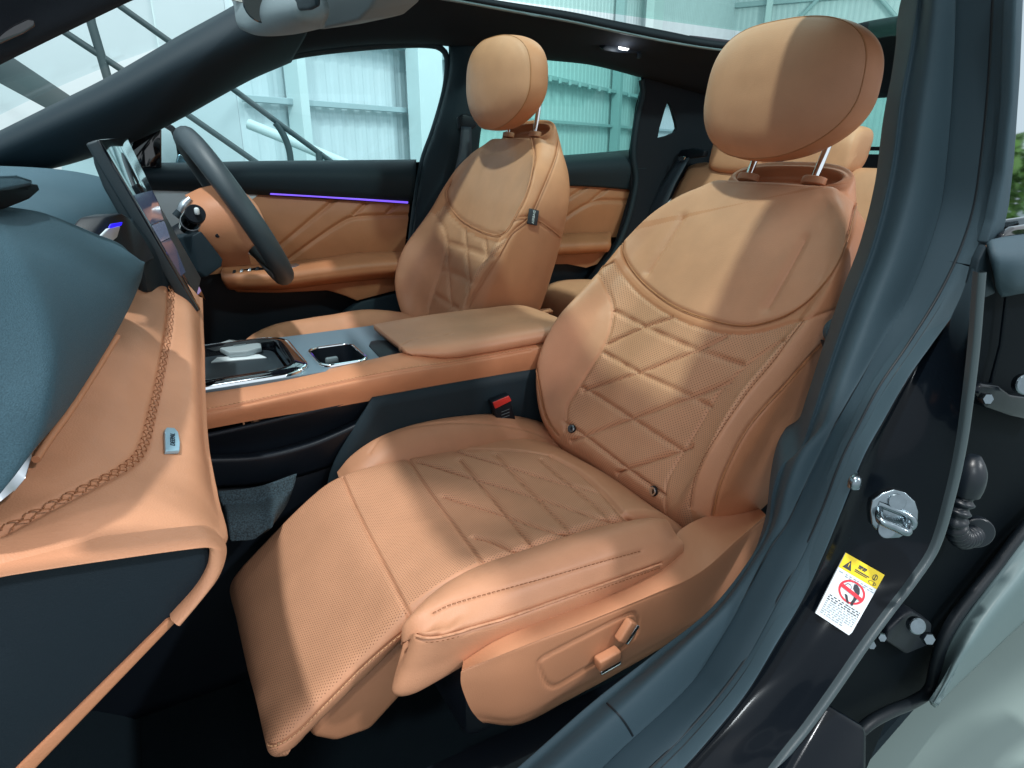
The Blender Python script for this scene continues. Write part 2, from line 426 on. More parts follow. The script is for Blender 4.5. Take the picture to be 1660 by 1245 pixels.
def stitch_geo(P, Nn, ln=0.0042, gap=0.0018, r=0.00055, lift=0.0004, zig=0.0):
    """thread stitches along a polyline as one joined geometry."""
    P = np.asarray(P, float); d = np.r_[0, np.cumsum(np.linalg.norm(np.diff(P, axis=0), axis=1))]
    parts = []; s = 0.0; k = 0
    while s + ln < d[-1]:
        q = np.array([[np.interp(s + ln * f, d, P[:, i]) for i in range(3)] for f in (0, .25, .5, .75, 1)])
        nn = np.array([np.interp(s, d, Nn[:, i]) for i in range(3)])
        t = q[-1] - q[0]; t /= np.linalg.norm(t) + 1e-9; sd = np.cross(nn, t)
        q = q + nn * lift * np.array([-1, 1, 1.3, 1, -1])[:, None] * 1.0
        if zig: q = q + sd * zig * (np.array([-1, -.5, 0, .5, 1]) * (1 if k % 2 else -1))[:, None]
        parts.append(tube_geo(q, r, 5)); s += ln + gap; k += 1
    return parts
def stitches(name, P, Nn, m, parent, **k):
    g = stitch_geo(P, Nn, **k)
    if not g: return None
    V, F = join_geo(g); o = mesh_obj(name, V, F, m, parent); o['kind'] = 'stuff'; return o

# ------------------------------------------------------------------ front seats
BR = [  # t, half width, inner seam, centre n, crest n, edge n, back n
    (-.040, .185, .12, .055, .04, .045, .085), (-.025, .200, .13, .022, .005, .016, .10), (0, .216, .15, .002, -.028, -.016, .118),
    (.05, .240, .168, 0, -.062, -.040, .124), (.10, .250, .174, -.002, -.082, -.052, .128), (.17, .254, .176, -.006, -.086, -.058, .13),
    (.25, .250, .182, -.010, -.066, -.052, .126), (.32, .243, .19, -.014, -.046, -.042, .120), (.38, .234, .188, -.018, -.036, -.036, .114),
    (.44, .216, .165, -.018, -.030, -.028, .108), (.485, .192, .138, -.014, -.022, -.012, .104), (.52, .160, .108, -.008, -.008, .004, .100), (.54, .136, .10, -.002, .002, .016, .095)]
def backrest_ctrl():
    rows = []
    for t, W, si, n0, nb, ne, D in BR:
        half = [(0, D), (W - .09, D), (W - .03, D - .012), (W - .004, (ne + D) * .5 + .01), (W, ne + .018), (W - .008, ne - .004),
                ((W * .62 + si * .38), nb), (si + .006, n0 * .7 + nb * .3), (si * .72, n0 + .001), (si * .36, n0)]
        row = [(s, t, n) for s, n in half] + [(0, t, n0)] + [(-s, t, n) for s, n in half[:0:-1]]
        rows.append(row)
    ang = np.radians([90, 66, 40, 12, -14, -34, -52, -64, -73, -82])
    c = np.array([.5695, .022]); e = np.array([.94, .34]); mn = np.array([.34, -.94])
    def rim(a, b, drop, sq=.75):
        r = []
        for th in ang: r.append((a * abs(math.cos(th)) ** sq * (1 if math.cos(th) > 0 else -1), *(c + e * b * math.sin(th) - mn * drop)))
        full = r + [(0, *(c + e * b * -1 - mn * drop))] + [(-q[0], q[1], q[2]) for q in r[:0:-1]]
        full[0] = (0, *(c + e * b - mn * drop)); return full
    rows += [rim(.126, .040, .008), rim(.117, .032, .002), rim(.110, .028, .001), rim(.106, .026, .006), rim(.102, .024, .022), rim(.055, .012, .024), rim(.004, .001, .024)]
    rows = np.array(rows); rows[..., 0] += .009 * np.clip((rows[..., 1] - .44) / .08, 0, 1)
    return rows
def rowdense(ctrl, nu, front=0.88):
    out = []
    for r in ctrl:
        f = cr(r, 1600, True)
        out.append(f)
    f = np.array(out); a = int(1600 * .17)
    nb = int(nu * (1 - front) / 2)
    idx = np.r_[np.linspace(0, a, nb, endpoint=False), np.linspace(a, 1600 - a, nu - 2 * nb, endpoint=False), np.linspace(1600 - a, 1599, nb)]
    return f[:, idx.astype(int)]
def seat_frame(base, rec):
    T = np.array([math.sin(rec), 0, math.cos(rec)]); S = np.array([0, 1.0, 0]); Nn = np.array([math.cos(rec), 0, -math.sin(rec)])
    base = np.array(base, float)
    return lambda q: base + np.asarray(q)[..., 0:1] * S + np.asarray(q)[..., 1:2] * T + np.asarray(q)[..., 2:3] * Nn
def headrest(seat, hc, tilt, wd=.152, ht=.102, nphi=120, posts=None, dome=.036, back=.062):
    T = np.array([math.sin(tilt), 0, math.cos(tilt)]); S = np.array([0, 1.0, 0]); Nn = np.cross(S, T); hc = np.array(hc, float)
    ph = np.linspace(0, 2 * math.pi, nphi, endpoint=False)
    cx, sx = np.cos(ph), np.sin(ph)
    ex = np.where(sx > 0, 2.0 / 3.1, 2.0 / 2.3)
    ox = wd * np.sign(cx) * abs(cx) ** ex; oy = ht * np.sign(sx) * abs(sx) ** ex
    ox = ox * np.where(oy > 0, 1 - .02 * (oy / ht) ** 2, 1 - .13 * (oy / ht) ** 2)
    def ring(r, n, dy=0): return hc + (ox * r)[:, None] * S + (oy * r + dy)[:, None] * T + np.array(n)[..., None] * Nn
    prof = [(.002, -dome), (.3, -dome * .97), (.6, -dome * .82), (.8, -dome * .56), (.92, -dome * .28), (.975, -dome * .09), (.992, -.0010), (.996, .001)]
    bow = lambda r: .022 * (ox * r / wd) ** 2
    Fr = crk(np.array([ring(r, n + bow(r)) for r, n in prof]), 40)
    prof2 = [(.996, .001), (1.004, .003), (1.02, .016), (1.015, .034), (.97, .05), (.85, back), (.5, back + .008), (.002, back + .010)]
    Bk = crk(np.array([ring(r, n + bow(r)) for r, n in prof2]), 36)
    def cl(G): return np.concatenate([G, G[:, :1]], 1)
    hr = grid_obj("headrest", cl(Fr), m_leather, seat, flip=True)
    grid_obj("headrest_shell", cl(Bk), m_leather2, hr, flip=True)
    sm = ring(.998, .0005 + bow(1.0))
    tube("seam", sm, .0013, m_welt, hr, 6, closed=True)
    return hr

def build_front_seat(root, base, rec, hc, htilt, side, q, seams, polys, lean):
    fr = seat_frame(base, rec)
    ctrl = backrest_ctrl(); nu, nv = (580, 450) if q > 0 else (260, 200)
    P = fr(crk(rowdense(ctrl, nu), nv))
    sk = Skin(P, True, flip=False)
    # orient normals outward
    cen = P.mean((0, 1))
    if ((sk.base - cen) * sk.N).sum() < 0: sk = Skin(P, True, flip=True)
    tr = {}
    for nm, px, wdt, dep, spl in seams:
        tr[nm] = sk.trace(px, spl=spl)
        sk.groove(None, wdt, dep, pts=tr[nm][0])
    sk.finish()
    for nm, m, poly in polys:
        sk.part(nm, m, root, poly)
    sk.part("backrest_shell", m_leather2, root)
    headrest(root, hc, htilt)
    # posts in sleeves
    for s in (.068, -.068):
        a = fr(np.array([s + .008, .555, .014]))
        b = a + np.array([lean * .085, 0, .085])
        dv = (b - a) / np.linalg.norm(b - a); R_, U_, n_ = basis(dv, (1, 0, 0))
        el = [a - dv * .004 + R_ * .022 * math.cos(q_) + U_ * .013 * math.sin(q_) for q_ in np.linspace(0, 2 * math.pi, 24, endpoint=False)]
        prism("post_sleeve", el, dv * .012, m_tanplastic, root, .003, 3)
        tube("headrest_post", [a, b], .0062, m_chrome, root, 12)
    return sk, tr, fr

PS = thing("passenger_seat", "tan leather front seat nearest the open door, reclined with its leg rest raised", "car seat", (.62, .79, .25), "front seats")
BASE1, REC1 = (.637, .79, .618), math.radians(35.2)
arc = [(1396, 283), (1391, 313), (1386, 342), (1375, 385), (1357, 429), (1328, 469), (1292, 501), (1248, 521), (1201, 528), (1147, 517), (1093, 496), (1050, 465), (1024, 436), (1010, 407), (1012, 385), (1028, 362)]
welt = [(995, 423), (1010, 447), (1035, 476), (1071, 503), (1115, 525), (1162, 539), (1201, 542), (1238, 537), (1274, 526), (1310, 516), (1362, 500)]
fb_in = [(962, 436), (968, 441), (981, 461), (994, 497), (990, 534), (977, 566), (959, 595), (938, 628), (921, 656), (917, 680), (915, 697)]
fb_out = [(995, 423), (959, 443), (923, 472), (894, 512), (873, 552), (869, 591), (876, 638), (887, 680), (905, 706)]
nb_in = [(1281, 546), (1256, 559), (1219, 584), (1187, 613), (1158, 646), (1137, 683), (1117, 716), (1095, 752), (1081, 780), (1076, 810), (1082, 838)]
st_in = [(1304, 519), (1281, 548), (1256, 583), (1214, 633), (1173, 691), (1142, 741), (1125, 782), (1119, 822)]
st_out = [(1360, 500), (1339, 548), (1303, 590), (1270, 628), (1238, 662), (1209, 699), (1181, 752), (1164, 796), (1156, 835)]
L1 = [(995, 503), (1044, 529), (1131, 568), (1203, 591)]; L2 = [(976, 570), (1035, 604), (1120, 643), (1151, 659)]
L3 = [(941, 627), (954, 632), (1024, 678), (1105, 730)]; L4 = [(915, 684), (947, 706), (1016, 760), (1060, 792), (1076, 803)]
D1 = [(983, 558), (1044, 529), (1088, 515)]; D2 = [(946, 633), (1035, 604), (1131, 568), (1175, 546)]
D3 = [(925, 716), (947, 706), (1024, 678), (1119, 645), (1183, 619)]; D4 = [(1000, 768), (1016, 760), (1105, 730), (1120, 724)]
seams1 = [("arc", arc, .0036, .0045, True), ("welt", welt, .0026, .0030, True), ("fb_in", fb_in, .0032, .0040, True), ("fb_out", fb_out, .0026, .0028, True),
          ("nb_in", nb_in, .0032, .0040, True), ("st_in", st_in, .0026, .0028, True), ("st_out", st_out, .0026, .0030, True)]
for i, l in enumerate((L1, L2, L3, L4, D1, D2, D3, D4)):
    seams1.append(("q%d" % i, l, .0050, .0044, False)); seams1.append(("k%d" % i, l, .0016, .0080, False))
seams1 += [("crease", [(1106, 351), (1080, 392), (1050, 440)], .009, .0048, True), ("creasek", [(1106, 351), (1080, 392), (1050, 440)], .0024, .0072, True),
           ("crease2", [(1303, 387), (1275, 440), (1243, 497)], .009, .0048, True), ("crease2k", [(1303, 387), (1275, 440), (1243, 497)], .0024, .0072, True)]
top = [(1028, 362), (1060, 325), (1100, 288), (1140, 268), (1170, 300), (1290, 306), (1390, 300)]
polys1 = [("upper_panel", m_leather, arc + [(1380, 296), (1290, 303), (1180, 297), (1160, 283), (1130, 255), (1050, 300), (1000, 380)]),
          ("welt_band", m_leather2, arc[4:15] + [(985, 405)] + welt),
          ("bolster", m_leather, fb_in + [(900, 730), (840, 700), (840, 520), (955, 430)]),
          ("strip_panel", m_leather, st_in + [(1150, 850)] + st_out[::-1]),
          ("bolster", m_perf, [(1300, 523)] + nb_in + [(1100, 860), (1125, 850)] + st_in[::-1]),
          ("quilted_insert", m_perf, [(995, 423)] + welt[1:10] + [(1310, 516), (1290, 545)] + nb_in[1:] + [(1090, 870), (900, 720), (905, 700)] + fb_in[::-1])]
sk1, tr1, fr1 = build_front_seat(PS, BASE1, REC1, (.910, .799, 1.201), math.radians(7), 1, 1, seams1, polys1, .40)
for nm in ("arc", "st_out", "fb_out"):
    p, n = tr1[nm]
    if len(p) > 4: tube("piping", resample(p + n * .0004, 160), .0013, m_welt, PS, 6)
p, n = tr1["st_in"]; stitches("stitching", p + n * .0004, n, m_thread, PS)
for x, y in ((927, 695), (1060, 796)):
    h, no, i, _ = sk1.bvh.ray_cast(Vector(CAM), Vector(ray(x, y)).normalized())
    n = sk1.fn[i]; c = np.array(h) - n * .001
    b = disc("anchor_badge", c, n, .0085, .003, m_black, PS, 24)
    V, F = disc_geo(c + n * .0031, n, .0072, .0016, 24); mesh_obj("badge_ring", V, F, m_chrome, b, sharp=40)
    R, U, _n = basis(n); q = c + n * .0049
    prism("badge_mark", [q + R * .0005 + U * .0045, q + R * .004 + U * .003, q + R * .0045 - U * .001, q + R * .002 - U * .004, q + R * .0005 - U * .001], n * .0006, m_gloss, b)

# ---- cushion with leg rest
def cushion_rows():
    # X, Z near edge, Z centre, Z far edge, half width
    K = [(.690, .53, .53, .52, .20), (.640, .575, .578, .565, .20), (.590, .618, .606, .592, .19), (.54, .638, .612, .606, .185), (.47, .640, .606, .610, .183), (.40, .638, .600, .613, .182),
         (.34, .635, .598, .616, .182), (.285, .630, .598, .618, .182), (.235, .616, .596, .615, .182), (.195, .597, .588, .604, .182), (.150, .566, .566, .575, .182),
         (.108, .537, .541, .543, .181), (.074, .513, .517, .516, .180), (.050, .495, .498, .496, .179), (.036, .481, .483, .480, .178), (.031, .470, .471, .467, .176), (.033, .460, .460, .456, .174), (.044, .452, .452, .448, .172)]
    rows = []
    for i, (x, zn, zc, zf, h) in enumerate(K):
        a = K[max(i - 1, 0)]; b = K[min(i + 1, len(K) - 1)]
        tx, tz = b[0] - a[0], b[2] - a[2]; l = math.hypot(tx, tz); nx, nz = tz / l, -tx / l   # outward (up / forward)
        if nz < 0 and i < 12: nx, nz = -nx, -nz
        def pt(dy, z, d): return (x + nx * d, .79 + dy, z + nz * d)
        rows.append([pt(-h + .014, zn, -.034), pt(-h + .003, zn, -.022), pt(-h, zn, -.010), pt(-h + .004, zn, -.002), pt(-h + .014, zn, .002), pt(-h * .55, (zn + zc) * .5, .002), pt(0, zc, .003),
                     pt(h * .55, (zf + zc) * .5, .002), pt(h - .014, zf, .002), pt(h - .004, zf, -.002), pt(h, zf, -.010), pt(h - .003, zf, -.022), pt(h - .014, zf, -.034)])
    return np.array(rows)
CK = cushion_rows()
PC = crk(np.array([cr(r, 400) for r in CK]), 640)
skc = Skin(PC)
if skc.N[:, 2].mean() < 0: skc = Skin(PC, flip=True)
seamA = [(548, 756), (575, 820), (616, 903), (667, 1006)]
seamB = [(654, 731), (690, 788), (740, 857), (802, 939)]
ins_far = [(655, 729), (708, 727), (790, 728), (850, 731), (893, 738)]
ins_back = [(893, 738), (938, 763), (979, 799), (1010, 834), (1027, 854), (1024, 863)]
ins_near = [(1024, 863), (1000, 873), (943, 895), (877, 916), (802, 938)]
leg_edge = [(699, 996), (653, 1026), (589, 1081), (520, 1150), (479, 1190), (446, 1209), (430, 1206)]
quiltc = [[(680, 748), (716, 759), (772, 776), (817, 789), (880, 809), (931, 826), (994, 847)], [(720, 804), (754, 815), (822, 836), (868, 852), (918, 867), (943, 878)], [(768, 870), (797, 877), (837, 895), (875, 911)],
          [(736, 729), (782, 743), (830, 757), (880, 773), (923, 785), (970, 797)], [(746, 745), (772, 776), (797, 806), (822, 837), (855, 875), (875, 902), (879, 912)], [(804, 736), (832, 766), (863, 799), (898, 834), (926, 862), (943, 882), (946, 896)],
          [(878, 744), (908, 771), (938, 796), (969, 821), (994, 847), (1003, 870)]]
for px, wdt, dep, spl in [(seamA, .0028, .0036, True), (seamB, .0030, .0040, True), (ins_far, .003, .003, True), (ins_back, .0045, .0065, True), (ins_near, .0045, .0055, True)] + [(l, .0054, .0036, True) for l in quiltc] + [(l, .0016, .0072, True) for l in quiltc]:
    skc.groove(px, wdt, dep, spl)
pl_, nl_ = skc.trace(leg_edge)
skc.groove(None, .0022, .0022, pts=pl_)
skc.finish()
ycol = skc.fc[:, 1]; fz = skc.fn
topm = (abs(ycol - .79) < .176)
xf = skc.fc[:, 0]
pA = skc.trace(seamA)[0]; pB = skc.trace(seamB)[0]
xA = np.interp(ycol, pA[::-1, 1], pA[::-1, 0]); xB = np.interp(ycol, pB[::-1, 1], pB[::-1, 0])
skc.part("cushion_insert", m_perf, PS, poly=[(654, 731), (708, 727), (790, 728), (850, 731), (893, 738), (938, 763), (979, 799), (1010, 834), (1027, 854), (1024, 863), (1000, 874), (943, 896), (877, 918), (802, 940), (740, 857), (690, 788)])
lr = skc.part("leg_rest", m_perf, PS, mask=~skc.used & topm & (xf < xA))
skc.part("thigh_panel", m_perf, PS, mask=~skc.used & topm & (xf < .42) & (ycol > .62))
skc.part("cushion_rear_panel", m_leather, PS)
stitches("stitching", pl_ + nl_ * .0006, nl_, m_thread_l, PS, ln=.0046, gap=.0014, r=.0008)
# under-tray of the leg rest
prism("leg_rest_tray", [(.20, .63, .555), (.14, .63, .515), (.085, .63, .478), (.075, .63, .455), (.105, .63, .430), (.15, .63, .425), (.205, .63, .47), (.25, .63, .53), (.25, .63, .57)], (0, .32, 0), m_tanplastic, PS, bev=.012, seg=4)
# near cushion bolster
NB = []
for x, zi, zc, zo, zb, yo, yi, sh in [(.560, .612, .640, .622, .585, .535, .605, 0), (.528, .620, .652, .622, .580, .528, .602, 0), (.48, .630, .655, .6195, .577, .526, .604, 0), (.42, .634, .655, .6195, .575, .525, .606, 0), (.35, .632, .654, .6195, .574, .524, .608, 0),
                              (.29, .628, .652, .620, .576, .524, .610, .05), (.25, .618, .647, .623, .574, .524, .610, .12), (.222, .606, .641, .628, .566, .525, .608, .2), (.204, .596, .637, .632, .558, .528, .605, .3), (.192, .588, .630, .630, .556, .535, .602, .36), (.186, .582, .618, .622, .560, .546, .600, .38), (.188, .580, .600, .602, .574, .562, .598, .38)]:
    row = [(x, yi + .012, zi - .04), (x, yi + .004, zi), (x, yi - .012, zi + (zc - zi) * .7), (x, (yi + yo) * .5, zc + .001), (x, yo + .016, zc - .010), (x, yo + .003, zo + .004), (x, yo, zo - .004), (x, yo + .002, (zo + zb) * .5), (x, yo + .008, zb), (x, yo + .05, zb - .004)]
    NB.append([(q[0] - (sh * max(0, zo + .01 - q[2]) if 2 < i_ < 9 else (-sh * .03 if i_ < 3 else sh * -.02)), q[1], q[2]) for i_, q in enumerate(row)])
for f_ in (.5, .97): NB.append([(q[0] * (1 - f_) + .205 * f_, q[1] * (1 - f_) + .594 * f_, q[2] * (1 - f_) + .585 * f_) for q in NB[11]])
NBp = np.array([cr(r, 120) for r in NB]); NBp = crk(NBp, 200)
skn = Skin(NBp)
if skn.N[:, 2].mean() < 0: skn = Skin(NBp, flip=True)
pip = [(674, 1030), (688, 1034), (710, 1033), (737, 1027), (769, 1017), (818, 1003), (909, 971), (1001, 939), (1072, 914)]
stl = [(702, 994), (726, 982), (760, 971), (818, 955), (880, 938), (960, 915), (1040, 893)]
pp, pn = skn.trace(pip); skn.groove(None, .0026, .0026, pts=pp)
sp_, sn_ = skn.trace(stl); skn.groove(None, .002, .0016, pts=sp_)
skn.finish(); skn.part("cushion_bolster", m_leather, PS)
if len(pp) > 4: tube("piping", resample(pp + pn * .0004, 120), .0016, m_leather, PS, 6)
if len(pp) > 4: stitches("stitching", pp + pn * .0002 + np.array([0, 0, -.0052]), pn, m_thread, PS, ln=.0036, gap=.0022)
if len(sp_) > 4: stitches("stitching", sp_ + sn_ * .0003, sn_, m_thread, PS, ln=.0036, gap=.0022)
# far cushion bolster
FB = []
for x, zc, zi, yo in [(.705, .56, .54, 1.03), (.66, .588, .56, 1.035), (.60, .618, .585, 1.037), (.53, .640, .602, 1.038), (.46, .650, .610, 1.038), (.39, .653, .614, 1.037), (.33, .648, .616, 1.035), (.28, .634, .610, 1.030), (.245, .614, .60, 1.022), (.226, .595, .586, 1.01)]:
    FB.append([(x, .955, zi - .03), (x, .962, zi), (x, .978, zi + (zc - zi) * .62), (x, 1.0, zc - .001), (x, 1.018, zc), (x, yo - .004, zc - .008), (x, yo, zc - .022), (x, yo - .004, zc - .06), (x, yo - .02, zc - .10)])
FBp = crk(np.array([cr(r, 80) for r in FB]), 160); skf = Skin(FBp)
if skf.N[:, 2].mean() < 0: skf = Skin(FBp, flip=True)
fpx = [(598, 735), (616, 711), (640, 699), (671, 691), (726, 685), (795, 687), (854, 697), (900, 715)]
fp, fn = skf.trace(fpx); skf.groove(None, .0024, .0024, pts=fp)
gp, gn = skf.trace([(894, 702), (896, 720), (896, 737)]); skf.groove(None, .0022, .0022, pts=gp)
skf.finish(); skf.part("cushion_bolster", m_leather, PS)

# ---- side shield with switches
def shield_pt(x, y, Y): return at(x, y, Y=Y)
SH = [[(1228, 822, .575), (1155, 834, .572), (1104, 858, .565), (1072, 900, .55), (980, 952, .545), (880, 988, .542), (800, 1024, .540), (752, 1064, .536)],
      [(1240, 833, .507), (1190, 874, .507), (1134, 920, .506), (1060, 957, .506), (950, 1003, .506), (880, 1030, .506), (815, 1056, .506), (749, 1084, .512)],
      [(1242, 838, .5035), (1191, 880, .5035), (1136, 926, .5025), (1062, 963, .5025), (952, 1009, .5025), (881, 1035, .5025), (816, 1061, .503), (748, 1088, .510)],
      [(1243, 846, .502), (1192, 889, .502), (1138, 934, .501), (1066, 970, .501), (955, 1017, .501), (884, 1044, .501), (817, 1070, .502), (747, 1092, .509)],
      [(1244, 880, .501), (1190, 925, .501), (1143, 958, .500), (1090, 985, .500), (985, 1035, .500), (895, 1078, .500), (818, 1102, .500), (748, 1112, .508)],
      [(1238, 932, .501), (1190, 962, .501), (1147, 988, .500), (1102, 1014, .500), (1002, 1066, .500), (906, 1118, .500), (832, 1152, .500), (760, 1144, .508)],
      [(1236, 944, .504), (1190, 971, .504), (1149, 997, .503), (1105, 1023, .503), (1006, 1078, .503), (910, 1130, .503), (838, 1166, .503), (772, 1162, .510)],
      [(1234, 952, .514), (1190, 978, .514), (1150, 1003, .513), (1108, 1029, .513), (1010, 1086, .513), (915, 1138, .513), (842, 1174, .513), (784, 1172, .516)],
      [(1232, 950, .55), (1190, 976, .55), (1150, 1001, .55), (1108, 1027, .55), (1010, 1084, .55), (915, 1134, .55), (845, 1168, .55), (790, 1168, .55)]]
SHp = loft([atl(c) for c in SH], 150, 110); sks = Skin(SHp)
if sks.N[:, 1].mean() > 0: sks = Skin(SHp, flip=True)
inset = [(873, 1072), (884, 1064), (950, 1030), (1019, 996), (1030, 996), (1034, 1010), (1030, 1030), (1012, 1048), (950, 1084), (909, 1109), (897, 1113), (886, 1108), (875, 1084), (873, 1072)]
sks.groove(inset, .0022, .0026)
sks.finish(); sks.part("side_shield", m_tanplastic, PS)
def switch(c0, c1, wd, hh):
    a = at(*c0, Y=.498); b = at(*c1, Y=.498); d = b - a; L = np.linalg.norm(d); d /= L
    n = np.array([0, -1.0, 0]); u = np.cross(n, d)
    bm = bmesh.new(); R = Matrix((d, u, n)).transposed()
    bm_box(bm, (a + b) / 2 + n * hh * .5, (L, wd, hh), R, .0028, 3)
    o = bm_obj("seat_switch", bm, m_tanplastic, PS)
    if u[2] > 0: u = -u
    box("switch_edge", (a + b) / 2 + n * (hh * .62) + u * (wd * .5 + .0016), (L * .94, .0060, hh * .74), m_chrome, o, R, .0018, 3)
switch((962, 1071), (997, 1052), .017, .014); switch((999, 1034), (1020, 1001), .014, .012)
box("seat_rail", (.40, .56, .36), (.42, .05, .05), m_black, PS, None, .006)
box("seat_rail", (.44, .99, .36), (.46, .05, .05), m_black, PS, None, .006)
box("seat_pan", (.43, .77, .47), (.36, .40, .13), m_black, PS, None, .02)
prism("hinge_cover", atl([(872, 690, 1.03), (886, 655, 1.03), (905, 665, 1.03), (935, 715, 1.03), (930, 735, 1.03), (900, 712, 1.03)]), (0, .03, 0), m_tanplastic, PS, .005)

# ------------------------------------------------------------------ driver seat
DS = thing("driver_seat", "tan leather front seat behind the steering wheel, upright, with a dark tag on its side", "car seat", (.62, 1.55, .25), "front seats")
def tp(lst, ox=620, oy=30, k=340 / 847): return [(ox + x * k, oy + y * k) for x, y in lst]
arc2 = tp([(600, 480), (612, 560), (600, 640), (575, 720), (540, 790), (505, 850), (480, 872), (440, 872), (380, 850), (320, 815), (280, 770), (262, 735), (258, 700), (275, 660)])
welt2 = tp([(250, 752), (275, 795), (320, 840), (370, 872), (430, 898), (470, 902), (500, 880)])
fbi2 = tp([(212, 795), (240, 830), (256, 880), (252, 940), (235, 1010), (212, 1070), (195, 1120), (185, 1185)])
nbi2 = tp([(505, 890), (470, 930), (420, 985), (380, 1045), (350, 1100), (330, 1165)])
pipe2 = tp([(712, 500), (700, 560), (670, 640), (640, 710), (612, 775), (590, 810), (560, 835), (520, 870), (480, 940), (430, 1020), (380, 1100), (350, 1165)])
side2 = tp([(530, 812), (560, 805), (605, 805), (640, 822), (680, 850), (723, 885)])
str2 = tp([(560, 835), (520, 880), (470, 960), (410, 1050), (370, 1120), (352, 1165)])
q2 = [tp(l) for l in ([(258, 905), (330, 925), (420, 955), (460, 962)], [(240, 1015), (300, 1035), (345, 1058), (368, 1068)], [(200, 1108), (250, 1140), (300, 1170)],
                      [(330, 850), (338, 960), (345, 1058), (335, 1160)], [(412, 895), (416, 930), (412, 985)], [(256, 890), (262, 1000), (275, 1165)], [(236, 1015), (205, 1100), (190, 1150)])]
seams2 = [("arc", arc2, .0046, .005, True), ("welt", welt2, .0036, .0034, True), ("fb_in", fbi2, .004, .0044, True), ("nb_in", nbi2, .004, .004, True), ("pipe", pipe2, .0036, .0034, True), ("side", side2, .0040, .0040, True)]
for i, l in enumerate(q2): seams2 += [("q%d" % i, l, .008, .0055, True), ("k%d" % i, l, .003, .0075, True)]
polys2 = [("upper_panel", m_leather, arc2 + tp([(330, 560), (450, 485), (560, 492)])), ("bolster", m_leather, fbi2 + tp([(150, 1230), (40, 1160), (60, 900), (190, 780)])),
          ("quilted_insert", m_perf, welt2 + nbi2 + tp([(300, 1240), (150, 1240)]) + fbi2[::-1])]
sk2, tr2, fr2 = build_front_seat(DS, (.642, 1.55, .651), math.radians(26), (.804, 1.545, 1.259), math.radians(2), 1, 0, seams2, polys2, .16)
for nm in ("arc", "pipe", "side"):
    p, n = tr2[nm]
    if len(p) > 4: tube("piping", resample(p + n * .0004, 120), .0013, m_leather2, DS, 6)
h, no, i, _ = sk2.bvh.ray_cast(Vector(CAM), Vector(ray(863, 352)).normalized())
n = sk2.fn[i]; R, U, n = basis(n, (.25, .1, 1)); c = np.array(h) + n * .003
tg = box("airbag_tag", c, (.026, .034, .004), m_ink, DS, Matrix((R, U, n)).transposed(), .001)
def text(name, s, c, n, up, size, m, parent, ext=.0004, wide=1.0):
    R, U, n = basis(n, up); cu = bpy.data.curves.new(name, 'FONT'); cu.body = s; cu.size = size; cu.extrude = ext; cu.align_x = 'CENTER'; cu.align_y = 'CENTER'
    cu.resolution_u = 3
    o = bpy.data.objects.new(name, cu); COL.objects.link(o); bpy.context.view_layer.update()
    me = bpy.data.meshes.new_from_object(o.evaluated_get(bpy.context.evaluated_depsgraph_get())); bpy.data.objects.remove(o)
    V = np.array([v.co[:] for v in me.vertices]); F = [tuple(p.vertices) for p in me.polygons]; bpy.data.meshes.remove(me)
    return mesh_obj(name, np.array(c) + V[:, :1] * R * wide + V[:, 1:2] * U + V[:, 2:] * n, F, m, parent, smooth=False)
text("tag_lettering", "AIRBAG", c + n * .0026, n, tuple(-R), .0085, m_white, tg)
# driver cushion
DC = []
for x, zc, h in [(.70, .60, .19), (.62, .645, .20), (.52, .660, .235), (.42, .655, .245), (.34, .652, .245), (.27, .648, .24), (.21, .630, .232), (.17, .600, .222), (.155, .56, .21), (.16, .50, .20)]:
    DC.append([(x, 1.55 - h, zc - .12), (x, 1.55 - h - .004, zc - .03), (x, 1.55 - h + .012, zc + .020), (x, 1.55 - h + .045, zc + .026), (x, 1.55 - h + .09, zc - .004), (x, 1.55, zc - .012),
               (x, 1.55 + h - .09, zc - .004), (x, 1.55 + h - .045, zc + .028), (x, 1.55 + h - .012, zc + .022), (x, 1.55 + h + .004, zc - .03), (x, 1.55 + h, zc - .12)])
skd = Skin(crk(np.array([cr(r, 90) for r in DC]), 90))
if skd.N[:, 2].mean() < 0: skd = Skin(crk(np.array([cr(r, 90) for r in DC]), 90), flip=True)
skd.finish(); skd.part("seat_cushion", m_leather, DS)
box("seat_pan", (.42, 1.55, .44), (.40, .40, .14), m_black, DS, None, .02)
# ------------------------------------------------------------------ centre console
CN = thing("centre_console", "tan and black console between the two front seats with a padded armrest lid", "console", (.4, 1.18, .25))
# tan side rail nearest the camera: top face + side face
RA = [[(329, 637, 1.075), (420, 622, 1.075), (497, 606, 1.075), (600, 583, 1.075), (640, 574, 1.075), (700, 563, 1.08), (862, 540, 1.08), (940, 530, 1.08)],
      [(328, 640, 1.055), (420, 627, 1.055), (500, 612, 1.055), (600, 590, 1.055), (660, 580, 1.055), (740, 570, 1.055), (862, 552, 1.055), (940, 543, 1.055)],
      [(328, 661, 1.030), (420, 645, 1.030), (520, 624, 1.030), (600, 606, 1.030), (660, 596, 1.030), (740, 584, 1.030), (862, 562, 1.030), (940, 550, 1.030)],
      [(328, 671, 1.022), (420, 653, 1.022), (520, 632, 1.022), (600, 614, 1.022), (660, 603, 1.022), (740, 591, 1.022), (862, 569, 1.022), (940, 556, 1.022)],
      [(328, 683, 1.022), (420, 664, 1.022), (520, 645, 1.022), (600, 630, 1.022), (660, 620, 1.022), (740, 607, 1.022), (862, 587, 1.022), (940, 574, 1.022)],
      [(328, 697, 1.030), (420, 680, 1.030), (520, 664, 1.030), (600, 650, 1.030), (660, 641, 1.030), (740, 628, 1.030), (862, 608, 1.030), (940, 595, 1.030)]]
skr = Skin(loft([atl(c) for c in RA], 220, 60))
